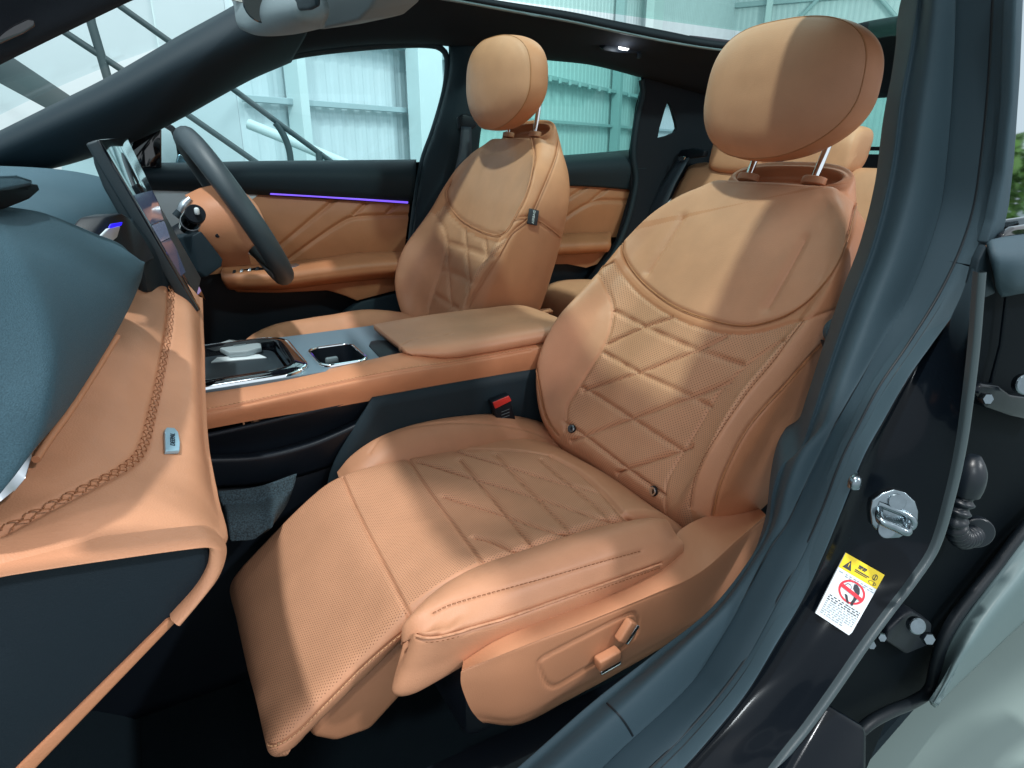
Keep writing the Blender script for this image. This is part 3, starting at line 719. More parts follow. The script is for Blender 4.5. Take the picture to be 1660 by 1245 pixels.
if skr.N[:, 1].mean() > 0: skr = Skin(loft([atl(c) for c in RA], 220, 60), flip=True)
rl, rn = skr.trace([(330, 668), (420, 650), (520, 628), (600, 611), (660, 600), (740, 588), (860, 567)])
skr.groove(None, .0024, .0026, pts=rl); skr.finish(); skr.part("side_rail", m_leather2, CN)
if len(rl): stitches("stitching", rl + rn * .0004 + np.array([0, .003, .003]), rn, m_thread_l, CN, ln=.0042, gap=.002)
# console top deck (satin) with far rail
zt = .752
sheet("side_rail", [[(-.05, 1.312, .750), (.2, 1.315, .752), (.46, 1.315, .752), (.85, 1.315, .74)], [(-.05, 1.335, .752), (.2, 1.335, .755), (.46, 1.335, .755), (.85, 1.335, .742)], [(-.05, 1.35, .73), (.2, 1.35, .73), (.46, 1.35, .73), (.85, 1.35, .72)], [(-.05, 1.35, .68), (.2, 1.35, .68), (.46, 1.35, .68), (.85, 1.35, .68)]], m_leather2, CN, 40, 16)
# phone tray: gloss black surround, chrome line, pad
tz = .766
def rrect(x0, x1, y0, y1, r, z, k=6, front=True):
    P = []
    for cx, cy, a0 in ((x1 - r, y0 + r, -90), (x1 - r, y1 - r, 0), (x0 + r, y1 - r, 90), (x0 + r, y0 + r, 180)):
        for j in range(k + 1):
            a = math.radians(a0 + 90 * j / k); P.append((cx + r * math.cos(a), cy + r * math.sin(a), z))
    return P
def skewx(P, kx): return [(x + kx * (y - 1.07), y, z) for x, y, z in P]
def frame_ring(name, outer, inner, h, m, parent, drop=0.0):
    """closed ring between two loops with height h"""
    n = len(outer); o = np.array(outer); i = np.array(inner); d = np.array([0, 0, h]); e = np.array([0, 0, drop])
    V = np.concatenate([o - d, o, (o * .8 + i * .2) + [0, 0, .0015], (o * .2 + i * .8) + [0, 0, .0015], i, i - d - e])
    F = []
    for r in range(5):
        for j in range(n): F.append((r * n + j, r * n + (j + 1) % n, (r + 1) * n + (j + 1) % n, (r + 1) * n + j))
    return mesh_obj(name, V, F, m, parent, sharp=50)
tray_o = rrect(-.10, .212, 1.072, 1.312, .05, tz); tray_i = rrect(-.09, .190, 1.092, 1.294, .036, tz + .004); tray_t = rrect(-.115, .217, 1.067, 1.316, .053, tz - .001)
frame_ring("tray_surround", tray_o, tray_i, .012, m_gloss, CN, .02)
frame_ring("chrome_line", tray_t, tray_o, .008, m_chrome, CN)
prism("charging_pad", rrect(-.09, .186, 1.094, 1.292, .034, tz - .016), (0, 0, -.012), m_pad, CN, .002)
prism("pad_painted_reflection", [at(342, 587, Z=tz - .014), at(352, 579, Z=tz - .014), at(420, 574, Z=tz - .014), at(432, 579, Z=tz - .014)], (0, 0, -.003), m_white, CN, .0006)  # white strip painted in place of a reflection in the gloss tray
def hole(P, g=.002):
    P = np.array(P); c = P.mean(0); return [tuple(c + (p - c) * (1 - g / .1)) for p in P]
# cup holder
cup_o = rrect(.232, .318, 1.078, 1.20, .022, zt + .013); cup_i = rrect(.237, .313, 1.083, 1.195, .019, zt + .0135)
frame_ring("cup_ring", cup_o, cup_i, .004, m_chrome, CN)
cw = [np.array(cup_i) - [0, 0, .001], np.array(rrect(.239, .311, 1.086, 1.192, .018, zt - .02)), np.array(rrect(.244, .306, 1.095, 1.185, .016, zt - .09)), np.array(rrect(.27, .28, 1.135, 1.145, .004, zt - .09))]
mesh_obj("cup_well", np.concatenate(cw), [(r * 28 + j, r * 28 + (j + 1) % 28, (r + 1) * 28 + (j + 1) % 28, (r + 1) * 28 + j) for r in range(3) for j in range(28)], m_black, CN, sharp=40)
for yy in (1.092, 1.186): box("cup_grip", (.275, yy, zt - .012), (.024, .012, .014), m_greyplastic, CN, None, .004)
prism("storage_well", [at(x, y, Z=zt + .0115) for x, y in ((598, 560), (601, 553), (612, 551), (640, 552), (655, 563), (668, 574), (640, 575), (616, 579))], (0, 0, -.004), m_black, CN, .0008)
dk = zt + .0095
def flat(P): return [(p[0], p[1], dk) for p in P]
plate("deck", [(-.13, 1.064, dk), (.405, 1.064, dk), (.405, 1.317, dk), (-.13, 1.317, dk)], [flat(tray_i), flat(cup_i)], (0, 0, -.010), m_consoletrim, CN)
# armrest lid: leather, pointed front corner
AR = [[(606, 530, 1.262), (700, 514, 1.28), (790, 503, 1.29), (845, 499, 1.285), (882, 509, 1.275)],
      [(605, 526, 1.255), (700, 510, 1.272), (790, 499, 1.282), (845, 495, 1.278), (886, 507, 1.265)],
      [(610, 530, 1.235), (700, 515, 1.255), (790, 503, 1.265), (848, 500, 1.26), (892, 510, 1.25)],
      [(628, 544, 1.165), (705, 534, 1.175), (790, 519, 1.18), (850, 513, 1.18), (902, 514, 1.18)],
      [(646, 558, 1.095), (712, 549, 1.09), (790, 535, 1.09), (850, 526, 1.09), (908, 519, 1.09)],
      [(654, 566, 1.070), (718, 559, 1.050), (790, 546, 1.045), (850, 536, 1.045), (912, 526, 1.045)],
      [(662, 573, 1.060), (722, 571, 1.034), (790, 560, 1.028), (850, 549, 1.028), (912, 538, 1.028)],
      [(672, 577, 1.060), (724, 580, 1.036), (790, 571, 1.030), (850, 560, 1.030), (912, 548, 1.030)],
      [(668, 575, 1.085), (722, 582, 1.050), (790, 574, 1.045), (850, 563, 1.045), (912, 551, 1.045)]]
ska = Skin(loft([atl(c) for c in AR], 160, 90))
if ska.N[:, 2].mean() < 0: ska = Skin(loft([atl(c) for c in AR], 160, 90), flip=True)
al, an = ska.trace([(650, 560), (668, 552), (700, 545), (740, 540), (800, 529), (870, 518)])
ska.groove(None, .0022, .002, pts=al); ska.finish(); o = ska.part("armrest_lid", m_leather, CN)
so = o.modifiers.new("thickness", 'SOLIDIFY'); so.thickness = .010; so.offset = -1
# tunnel side under the rail, dark
sheet("tunnel_side", [[(-.30, 1.03, .70), (.04, 1.03, .705), (.30, 1.035, .715), (.64, 1.035, .712), (.90, 1.035, .70)], [(-.30, 1.06, .66), (.04, 1.06, .66), (.30, 1.06, .66), (.64, 1.06, .66), (.90, 1.06, .66)],
                      [(-.30, 1.065, .60), (.04, 1.065, .60), (.30, 1.065, .60), (.64, 1.065, .60), (.9, 1.065, .60)], [(-.30, 1.05, .58), (.04, 1.05, .58), (.30, 1.05, .59), (.64, 1.05, .60), (.9, 1.05, .6)], [(-.30, 1.045, .42), (.04, 1.045, .42), (.30, 1.045, .42), (.64, 1.045, .42), (.9, 1.045, .42)], [(-.3, 1.04, .22), (.04, 1.04, .22), (.3, 1.04, .22), (.64, 1.04, .22), (.9, 1.04, .22)]], m_black, CN, 40, 50)
sheet("tunnel_panel", [[(.30, 1.030, .715), (.45, 1.030, .715), (.64, 1.030, .712), (.88, 1.03, .70)], [(.22, 1.030, .60), (.42, 1.030, .60), (.64, 1.030, .60), (.88, 1.03, .60)], [(.2, 1.03, .5), (.42, 1.03, .5), (.64, 1.03, .5), (.88, 1.03, .5)]], m_dark, CN, 20, 12)
sheet("tunnel_ledge", [[at(318, 742, Y=1.05), at(420, 736, Y=1.05), at(500, 716, Y=1.05), at(560, 692, Y=1.05), at(620, 662, Y=1.05)], [at(318, 746, Y=1.032), at(420, 741, Y=1.032), at(500, 722, Y=1.032), at(560, 698, Y=1.032), at(620, 668, Y=1.032)], [at(318, 752, Y=1.03), at(420, 747, Y=1.03), at(500, 728, Y=1.03), at(560, 704, Y=1.03), at(620, 674, Y=1.03)], [at(318, 790, Y=1.045), at(420, 784, Y=1.045), at(500, 766, Y=1.045), at(560, 744, Y=1.045), at(620, 715, Y=1.045)]], m_black, CN, 40, 20, .004)
prism("lighter_socket", atl([(410, 690, 1.055), (424, 682, 1.055), (437, 683, 1.055), (436, 692, 1.055), (420, 697, 1.055)]), (0, -.004, 0), m_satin, CN, .001)
prism("lighter_socket", atl([(504, 672, 1.055), (512, 670, 1.055), (513, 676, 1.055), (505, 678, 1.055)]), (0, -.003, 0), m_greyplastic, CN, .0006)

KF = thing("key_fob", "small pale faceted car key lying on the black tray of the console", "car key", tuple(at(388, 565, Z=tz - .014)))
kz = tz - .014
kh = kz + .011
kp = [at(x, y, Z=kh) for x, y in ((352, 562), (371, 571), (400, 569), (424, 562), (423, 556), (395, 552), (372, 550), (353, 556))]
prism("key_body", kp, (0, 0, -.011), m_key, KF, .003, 2, sharp=20)
kc = at(388, 559, Z=kh)
box("key_button", kc + np.array([0, 0, .0006]), (.022, .012, .0018), m_greyplastic, KF, None, .0006)
box("key_band", at(362, 567, Z=kz + .004) + np.array([0, -.002, 0]), (.010, .006, .005), m_chrome, KF, None, .001)
BK = thing("belt_buckle", "black seat belt buckle with a red release button beside the console", "buckle", tuple(at(815, 690, Y=1.0)))
bn = np.array([0, -1.0, 0]); bq = [(797, 652, 1.0), (826, 640, 1.0), (838, 688, 1.0), (812, 700, 1.0)]
prism("buckle_body", atl(bq), (0, .018, 0), m_black, BK, .002)
prism("release_button", atl([(798, 652, .998), (824, 641, .998), (828, 649, .998), (802, 662, .998)]), (0, -.003, 0), m_red, BK, .001)
for k in range(3):
    a = at(813, 668 + 5 * k, Y=.999); b = at(826, 663 + 5 * k, Y=.999)
    tube("press_print", [a, b], .0005, m_greyplastic, BK, 4)

# ------------------------------------------------------------------ dashboard
DB = thing("dashboard", "teal grey dashboard over a tan leather glovebox, at the left of the cabin", "dashboard", (-.2, .9, .25))
K_ = [(-90, 322, .56), (0, 344, .62), (78, 356, .68), (160, 387, .77), (200, 403, .82), (221, 424, .85)]
R_ = [(-80, 870, .45), (0, 800, .455), (54, 731, .47), (115, 656, .56), (189, 535, .70), (219, 467, .79), (223, 430, .845)]
Kp, Rp = cr(atl(K_), 40), cr(atl(R_), 40)
mid1 = Kp * .7 + Rp * .3 + np.array([.022, -.020, .008]) * np.linspace(1, .25, 40)[:, None]; mid2 = Kp * .33 + Rp * .67 + np.array([.026, -.020, .004]) * np.linspace(1, .3, 40)[:, None]
under = Rp + np.array([-.03, .012, -.004]); under2 = Rp + np.array([-.14, .03, .0])
bk = Kp + np.array([-.012, .01, .006]); bk2 = Kp + np.array([-.10, .03, .012]); bk3 = Kp + np.array([-.35, .05, .02])
grid_obj("upper_pad", crk(np.array([bk3, bk2, bk, Kp, mid1, mid2, Rp, under, under2]), 110), m_dash, DB)
# far dash top behind the pad
DTop = [[(-.75, .40, 1.045), (-.75, .9, 1.06), (-.75, 1.3, 1.07), (-.75, 1.62, 1.06), (-.75, 1.85, 1.05)],
        [(-.40, .42, 1.055), (-.40, .9, 1.075), (-.40, 1.3, 1.080), (-.38, 1.62, 1.075), (-.36, 1.85, 1.06)],
        [(-.22, .60, 1.06), (-.20, .95, 1.066), (-.18, 1.25, 1.07), (-.14, 1.5, 1.072), (-.12, 1.80, 1.05)],
        [(-.13, .72, 1.045), (-.10, 1.0, 1.045), (-.08, 1.2, 1.04), (-.03, 1.42, 1.05), (-.05, 1.80, 1.02)],
        [(-.10, .78, 1.01), (-.06, 1.0, 1.01), (-.045, 1.2, 1.00), (-.01, 1.42, 1.01), (-.03, 1.80, .98)],
        [(-.10, .78, .97), (-.07, 1.0, .965), (-.06, 1.2, .95), (-.04, 1.42, .95), (-.04, 1.80, .93)]]
sheet("top_pad", [np.array(c) for c in DTop], m_dash, DB, 60, 50, .01)
prism("defrost_panel", [(-.50, .45, 1.083), (-.30, .95, 1.086), (-.24, 1.45, 1.090), (-.30, 1.62, 1.088), (-.62, 1.5, 1.085), (-.66, .5, 1.083)], (0, 0, -.008), m_dash, DB, .003)
# speaker pod and slot near the pillar
prism("speaker_lid", atl([(-40, 284, .60), (30, 282, .66), (52, 290, .69), (56, 297, .68), (20, 306, .63), (-40, 317, .57)]), (-.03, .0, -.012), m_dash, DB, .005)
prism("speaker_slot", atl([(-40, 310, .575), (0, 304, .615), (40, 296, .675), (62, 298, .71), (66, 308, .70), (50, 322, .665), (10, 338, .615), (-40, 345, .56)]), (-.02, .004, -.004), m_jamb, DB, .002)
# ambient recess at the end of the pad
prism("ambient_recess", atl([(150, 383, .88), (176, 350, .90), (200, 345, .92), (211, 352, .94), (232, 388, .96), (254, 420, .97), (225, 432, .90)]), (-.03, 0, 0), m_black, DB, .004)
prism("air_outlet", atl([(160, 387, .865), (178, 370, .875), (196, 366, .90), (190, 385, .90), (182, 392, .875)]), (-.004, 0, 0), m_inlay, DB, .0015)
prism("ambient_light", atl([(174, 369, .87), (178, 363, .875), (196, 360, .90), (194, 366, .90), (178, 370, .872)]), (.002, 0, 0), m_blue, DB, .0008)
sheet("lower_fascia", [[at(192, 374, Y=.95), at(200, 362, Y=.98), at(206, 356, Y=1.0), at(212, 354, Y=1.01)], [at(205, 410, Y=.94), at(220, 404, Y=.97), at(234, 400, Y=.99), at(242, 400, Y=1.0)], [at(218, 440, Y=.94), at(232, 440, Y=.97), at(248, 440, Y=.99), at(264, 440, Y=1.0)], [at(225, 472, Y=.95), at(238, 472, Y=.97), at(252, 472, Y=.99), at(266, 472, Y=1.0)]], m_dark, DB, 24, 20, .01)
# glovebox upper leather between pad and seam, then to the lower lip
S_ = [(279, 440, 1.03), (276, 500, .95), (268, 565, .87), (258, 625, .79), (246, 675, .72), (227, 732, .635), (200, 760, .585), (150, 786, .54), (98, 812, .51), (0, 862, .475), (-60, 890, .455)]
U_ = [(225, 400, 1.02), (215, 450, .93), (200, 500, .85), (180, 540, .78), (150, 600, .71), (115, 656, .63), (80, 705, .58), (50, 745, .54), (20, 790, .52), (-20, 830, .49), (-80, 870, .46)]
O_ = [(322, 480, 1.03), (325, 560, .93), (327, 640, .84), (331, 720, .74), (345, 800, .63), (353, 842, .56), (330, 858, .495), (260, 872, .472), (150, 888, .458), (0, 912, .448), (-60, 924, .445)]
Sp, Up, Op = (cr(atl(c), 120) for c in (S_, U_, O_))
Up = Up + np.array([-.05, .01, 0]); Sm = Sp * .5 + Up * .5 + np.array([.012, -.006, 0])
gm = Sp * .5 + Op * .5 + np.array([.012, -.010, .004]) * np.sin(np.linspace(0.15, math.pi, 120))[:, None]
Og = np.array(atl([(326, 480, 1.045), (329, 560, .945), (331, 640, .855), (336, 720, .755), (350, 800, .645), (362, 850, .575), (366, 876, .51), (345, 872, .47), (200, 890, .452), (0, 920, .444), (-60, 932, .44)]))
GP = crk(np.array([Up, Sm, Sp, gm, Op, cr(Og, 120) + np.array([-.002, .0, -.004]), cr(Og, 120) + np.array([-.05, .01, -.02])]), 130)
GPf = np.array([resample(r, 260) for r in GP]); skg = Skin(GPf)
if skg.N[:, 0].mean() < 0: skg = Skin(GPf, flip=True)
sp2, sn2 = skg.trace([(277, 464), (275, 518), (268, 565), (260, 609), (248, 663), (229, 731), (202, 758), (152, 785), (98, 812), (0, 863)])
skg.groove(None, .0040, .0045, pts=sp2); skg.finish(); skg.part("glovebox_leather", m_leather, DB)
for side_ in (1, -1):
    t_ = np.gradient(sp2, axis=0); t_ /= np.linalg.norm(t_, axis=1)[:, None]; sd = np.cross(sn2, t_)
    stitches("cross_stitch", sp2 + sn2 * .0010 + sd * side_ * .0022, sn2, m_thread, DB, ln=.0060, gap=.0018, r=.00055, zig=.0018)
# rolled lip round the end panel
lo = atl([(-60, 930, .445), (0, 917, .445), (200, 888, .448), (325, 872, .452), (353, 872, .465), (367, 886, .470), (357, 922, .462), (332, 955, .455), (292, 1005, .450)])
li = atl([(-60, 945, .440), (0, 931, .440), (200, 901, .442), (320, 886, .444), (339, 889, .445), (342, 904, .445), (337, 926, .445), (318, 958, .444), (277, 1004, .442)])
lm = (cr(lo, 90) + cr(li, 90)) / 2 + np.array([.002, -.010, .001]); l0 = cr(lo, 90) + np.array([-.004, .02, 0]); l9 = cr(li, 90) + np.array([0, .012, 0])
grid_obj("end_lip", crk(np.array([l0, cr(lo, 90), lm, cr(li, 90), l9]), 26), m_leather, DB)
prism("end_panel", atl([(-60, 945, .446), (0, 931, .446), (200, 901, .448), (320, 886, .450), (339, 889, .451), (342, 904, .451), (337, 926, .451), (318, 958, .450), (277, 1004, .448), (30, 1250, .44), (-60, 1330, .44)]), (0, .012, 0), m_endpanel, DB, .002)
prism("end_strip", atl([(272, 1006, .444), (291, 1004, .446), (60, 1245, .438), (-20, 1330, .436), (-46, 1330, .436), (28, 1245, .438)]), (0, .012, 0), m_leather2, DB, .002)
prism("silver_trim", atl([(-60, 762, .50), (0, 742, .505), (52, 731, .515), (54, 738, .515), (44, 775, .505), (25, 798, .50), (0, 814, .495), (-60, 850, .48)]), (-.02, .02, 0), m_satin, DB, .003)
tube("edge_strip", atl([(190, 545, .74), (150, 610, .675), (112, 668, .615), (80, 712, .575), (58, 745, .545)]), .003, m_tanplastic, DB, 8, n=40)
bc = [(265, 703, .60), (268, 698, .605), (281, 699, .605), (287, 706, .602), (290, 722, .595), (289, 736, .59), (266, 737, .585)]
h_, _n, i_, _ = skg.bvh.ray_cast(Vector(CAM), Vector(ray(277, 718)).normalized()); bnrm = skg.fn[i_]; bh = np.array(h_)
def onplane(x, y, p, n): d = ray(x, y); return CAM + d * (((p - CAM) @ n) / (d @ n))
BG = prism("badge", [onplane(x, y, bh + bnrm * .0005, bnrm) for x, y, _ in bc], bnrm * .004, m_badge, DB, .0008)
upb = onplane(272, 718, bh, bnrm) - onplane(283, 718, bh, bnrm); rtb = onplane(277.5, 703, bh, bnrm) - onplane(277.5, 734, bh, bnrm); upb = np.cross(bnrm, rtb)
nb_ = bnrm
text("badge_lettering", "DEEPAL", onplane(277.5, 719, bh, bnrm) + bnrm * .0048, nb_, tuple(upb), .0062, m_badgeink, BG, wide=1.35)
# dark bulkhead under the dash
sheet("under_dash", [[(-.05, .46, .80), (-.02, .75, .83), (0, 1.04, .86), (-.02, 1.4, .84), (-.02, 1.9, .83)], [(-.28, .46, .74), (-.25, .75, .74), (-.25, 1.04, .74), (-.25, 1.4, .74), (-.25, 1.9, .74)], [(-.34, .46, .4), (-.34, .75, .4), (-.34, 1.04, .4), (-.34, 1.4, .4), (-.34, 1.9, .4)], [(-.15, .46, .20), (-.15, .75, .20), (-.15, 1.04, .20), (-.15, 1.4, .2), (-.15, 1.9, .2)]], m_carpet, DB, 30, 30, .02)
sheet("column_shroud", [atl([(318, 335, 1.50), (340, 325, 1.48), (372, 322, 1.47), (405, 350, 1.46)]), atl([(320, 356, 1.44), (350, 345, 1.43), (382, 352, 1.42), (415, 385, 1.42)]), atl([(336, 382, 1.44), (354, 384, 1.43), (378, 386, 1.43), (404, 392, 1.43)]), atl([(346, 410, 1.5), (360, 412, 1.49), (380, 410, 1.48), (400, 406, 1.48)])], m_leather2, DB, 30, 30, .03)
prism("shroud_lower", atl([(312, 382, 1.40), (326, 374, 1.40), (362, 420, 1.40), (360, 432, 1.40), (335, 450, 1.40), (322, 440, 1.40)]), (-.05, .05, -.01), m_dark, DB, .003)
disc("key_hole", at(351, 382, Y=1.40), (.4, -1, .1), .004, .006, m_black, DB, 16)
prism("dash_core", [(-.22, .452, .72), (-.24, .452, .98), (-.36, .452, 1.02), (-.74, .452, 1.02), (-.80, .452, .80), (-.78, .452, .45), (-.37, .452, .45), (-.36, .452, .70)], (0, 1.42, 0), m_black, DB, .01)
# display
m_screencase = mat("display_case", (.018, .031, .039), .5, grain=.2, gscale=900)
TS = thing("touchscreen", "upright tablet display standing in front of the steering wheel, seen almost edge on", "display", tuple(at(240, 380, Y=1.2)))
sc = [at(161, 225, Y=.985), at(205, 222, Y=1.20), at(334, 488, Y=1.20), at(324, 504, Y=.985)]
sn = np.cross(sc[1] - sc[0], sc[3] - sc[0]); sn /= np.linalg.norm(sn)
if sn @ (CAM - sc[0]) < 0: sn = -sn
prism("display_case", [c - sn * .002 for c in sc], -sn * .015, m_screencase, TS, .003, 4)
bo = [(.02, .013), (.10, .021), (.22, .026), (.38, .027), (.55, .022), (.72, .017), (.88, .014), (.98, .012)]
ed = lambda f, d: sc[0] * (1 - f) + sc[3] * f - sn * d + (sc[1] - sc[0]) * .01
prism("display_back", [ed(.02, .006)] + [ed(f, d) for f, d in bo] + [ed(.98, .006)], (sc[1] - sc[0]) * .96, m_screencase, TS, .004, 3)
ctr = sum(sc) / 4
gl = prism("display_glass", [ctr + (c - ctr) * .994 + sn * .0004 for c in sc], -sn * .004, m_gloss, TS, .001)
def sp(u, v, d=.0006): return sc[0] * (1 - u) * (1 - v) + sc[1] * u * (1 - v) + sc[2] * u * v + sc[3] * (1 - u) * v + sn * d
m_ui = mat("screen_ui", (0.01, 0.012, 0.02), 0.12, emit=(0.055, 0.075, 0.14), estr=0.55); m_ui2 = mat("screen_card", (0.02, 0.03, 0.05), 0.12, emit=(0.16, 0.20, 0.30), estr=0.6); m_ui3 = mat("screen_purple", (0.02, 0.03, 0.05), 0.12, emit=(0.25, 0.23, 0.55), estr=0.7)
def uiq(name, u0, v0, u1, v1, m, d): return prism(name, [sp(u0, v0, d), sp(u1, v0, d), sp(u1, v1, d), sp(u0, v1, d)], sn * .0002, m, TS)
uiq("screen_image", .04, .30, .96, .47, m_ui, .0004); uiq("screen_card", .05, .475, .95, .57, m_ui2, .0004); uiq("screen_image", .04, .575, .96, .78, m_ui, .0004); uiq("screen_card", .55, .79, .96, .93, m_ui3, .0004)
prism("display_mount", [at(240, 380, Y=1.1) - sn * .02, at(240, 380, Y=1.25) - sn * .02, at(262, 430, Y=1.25) - sn * .02, at(262, 430, Y=1.1) - sn * .02], (-.06, 0, -.01), m_dark, TS, .004)

# ------------------------------------------------------------------ steering wheel
SW = thing("steering_wheel", "dark grey leather steering wheel seen edge on in front of the far seat", "steering wheel", (.19, 1.55, .99))
wc = (at(300, 222, Y=1.55) + at(456, 445, Y=1.55)) / 2; wu = at(300, 222, Y=1.55) - at(456, 445, Y=1.55); wr = np.linalg.norm(wu) / 2; wu /= 2 * wr
ws = np.array([0, 1.0, 0]); wn = np.cross(ws, wu)
if wn[0] < 0: wn = -wn
th = np.linspace(0, 2 * math.pi, 96, endpoint=False)
rim = np.array([wc + wu * wr * math.cos(a) + ws * wr * 1.02 * math.sin(a) for a in th])
m_wheel = mat("wheel_leather", (.040, .056, .066), .48, grain=.25, gscale=900)
tube("rim", rim, .0215, m_wheel, SW, 14, closed=True)
tube("rim_seam", [wc + (p - wc) * (1 - .0205 / wr) + wn * .006 for p in rim], .0014, m_thread, SW, 5, closed=True)
hub = []
for f, d in ((.36, -.03), (.36, .0), (.30, .016), (.1, .022), (.005, .023)): hub.append(np.array([wc + (wu * .82 * math.cos(a) + ws * math.sin(a)) * wr * f + wn * d - wn * .012 for a in np.linspace(0, 2 * math.pi, 41)]))
grid_obj("hub", np.array(hub), m_wheel, SW)
for a in (math.pi / 2, -math.pi / 2, math.pi):
    d = wu * math.cos(a) + ws * math.sin(a)
    tube("spoke", [wc + d * wr * .25 - wn * .014, wc + d * wr * .6 - wn * .012, wc + d * wr * .96], [.022, .017, .012], m_wheel, SW, 10, n=10)
tube("column", [wc - wn * .02, wc - wn * .16], .035, m_black, SW, 16)
ST = thing("column_stalk", "black gear stalk with a pale button on its end, left of the wheel", "stalk", tuple(at(310, 360, Y=1.30)))
a, b = at(303, 368, Y=1.33), at(316, 348, Y=1.27)
tube("stalk_body", [a, a * .5 + b * .5, b], [.013, .017, .017], m_gloss, ST, 20, n=12)
d_ = (b - a) / np.linalg.norm(b - a); V, F = disc_geo(b, d_, .0165, .006, 24); cap = mesh_obj("stalk_cap", V, F, m_black, ST, sharp=40)
box("stalk_button", b + d_ * .006 + np.array([.002, -.004, .004]), (.008, .012, .012), m_white, cap, None, .003)
tube("stalk_ring", [a * .55 + b * .45, a * .5 + b * .5], .0175, m_satin, ST, 20)
SS = thing("wiper_stalk", "slim silver tipped stalk beside the tan steering column cover", "stalk", tuple(at(300, 330, Y=1.42)))
tube("stalk_body", atl([(292, 345, 1.40), (300, 332, 1.40), (309, 322, 1.40)]), [.008, .010, .006], m_satin, SS, 14, n=12)
tube("stalk_end", atl([(286, 352, 1.40), (293, 344, 1.40)]), .009, m_dark, SS, 12)
# ------------------------------------------------------------------ far doors
FD = thing("driver_door", "far front door with teal top, quilted tan panel, violet light line and armrest", "car door", (.4, 1.9, .3), "far side doors")
DW = [(100, 300, 1.93), (100, 200, 1.93), (250, 110, 1.93), (420, 60, 1.93), (760, 50, 1.93), (745, 290, 1.93)]
prism("window_glass", atl(DW), (0, .004, 0), m_front, FD)
sheet("upper_trim", [atl([(180, 271, 1.95), (300, 270, 1.95), (430, 267, 1.95), (560, 265.5, 1.95), (675, 264, 1.95)]), atl([(180, 274, 1.88), (300, 273, 1.88), (430, 270, 1.88), (560, 268.5, 1.88), (674, 267, 1.88)]),
                     atl([(180, 283, 1.845), (300, 283, 1.845), (430, 282, 1.845), (560, 284, 1.845), (672, 286, 1.845)]), atl([(180, 293, 1.85), (300, 295, 1.85), (425, 300, 1.85), (545, 306, 1.85), (668, 312, 1.85)]), atl([(180, 301, 1.87), (300, 304, 1.87), (422, 311, 1.87), (540, 319, 1.87), (665, 327, 1.87)])], m_dark, FD, 60, 36, .01)
prism("silver_inlay", atl([(236, 302, 1.868), (300, 304, 1.868), (424, 312, 1.868), (396, 334, 1.868), (340, 372, 1.868), (240, 372, 1.868)]), (0, .01, 0), m_inlay, FD, .002)
tube("ambient_strip", atl([(438, 313.5, 1.858), (500, 317, 1.858), (560, 321, 1.858), (661, 328, 1.858)]), .0034, m_violet, FD, 8, n=30)
DP = loft([atl([(330, 312, 1.872), (424, 314, 1.872), (540, 321, 1.872), (600, 325, 1.872), (664, 330, 1.872)]), atl([(325, 350, 1.862), (424, 352, 1.862), (540, 352, 1.862), (600, 352, 1.862), (662, 354, 1.862)]), atl([(320, 395, 1.862), (424, 392, 1.862), (540, 388, 1.862), (600, 385, 1.862), (658, 384, 1.862)]), atl([(318, 448, 1.88), (424, 436, 1.88), (540, 428, 1.88), (600, 422, 1.88), (654, 420, 1.88)])], 240, 150)
skp = Skin(DP)
if skp.N[:, 1].mean() > 0: skp = Skin(DP, flip=True)
for g in ([(545, 322), (450, 402)], [(664, 348), (583, 351), (562, 356), (520, 383), (463, 425)], [(595, 328), (574, 348)], [(643, 331), (628, 345)]): skp.groove(g, .006, .006, spl=len(g) > 2)
skp.finish(); skp.part("leather_panel", m_leather_door_shade, FD)
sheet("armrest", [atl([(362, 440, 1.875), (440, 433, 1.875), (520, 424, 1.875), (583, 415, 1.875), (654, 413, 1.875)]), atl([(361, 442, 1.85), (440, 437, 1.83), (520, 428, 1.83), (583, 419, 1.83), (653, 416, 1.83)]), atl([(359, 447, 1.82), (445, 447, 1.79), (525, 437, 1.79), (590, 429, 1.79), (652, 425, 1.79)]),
                  atl([(362, 454, 1.815), (448, 454, 1.785), (528, 444, 1.785), (594, 436, 1.785), (651, 432, 1.785)]), atl([(367, 460, 1.82), (450, 459, 1.79), (530, 449, 1.79), (597, 441, 1.79), (650, 436, 1.79)]), atl([(372, 464, 1.84), (452, 464, 1.82), (532, 455, 1.82), (600, 448, 1.82), (650, 444, 1.82)])], m_leather_door_shade, FD, 60, 30, .01)
prism("armrest_skirt", atl([(368, 459, 1.83), (450, 460, 1.825), (541, 449, 1.825), (651, 437, 1.825), (648, 470, 1.84), (579, 488, 1.84), (560, 480, 1.84), (532, 471, 1.84), (450, 475, 1.84), (384, 474, 1.84)]), (0, .03, 0), m_leather_door_shade, FD, .004)
swp = prism("switch_panel", atl([(366, 443, 1.826), (419, 434.5, 1.815), (432, 436.5, 1.81), (424, 443.5, 1.80), (370, 449.5, 1.81)]), (0, 0, .003), m_gloss, FD, .001)
for x in (377, 389, 402, 414): prism("window_switch", atl([(x, 446 - (x - 377) * .12, 1.806), (x + 5, 445 - (x - 377) * .12, 1.806), (x + 6, 440.5 - (x - 377) * .14, 1.812), (x + 1, 441.5 - (x - 377) * .14, 1.812)]), (0, 0, .006), m_satin if x in (389, 402) else m_black, swp, .001)
prism("pull_handle", atl([(463, 431, 1.82), (481, 428, 1.82), (486, 431, 1.81), (478, 435, 1.80), (464, 436, 1.80)]), (0, 0, .003), m_satin, FD, .001)
prism("door_release", atl([(398, 408, 1.84), (404, 406, 1.84), (424, 418, 1.84), (420, 424, 1.84)]), (0, -.008, 0), m_satin, FD, .002)
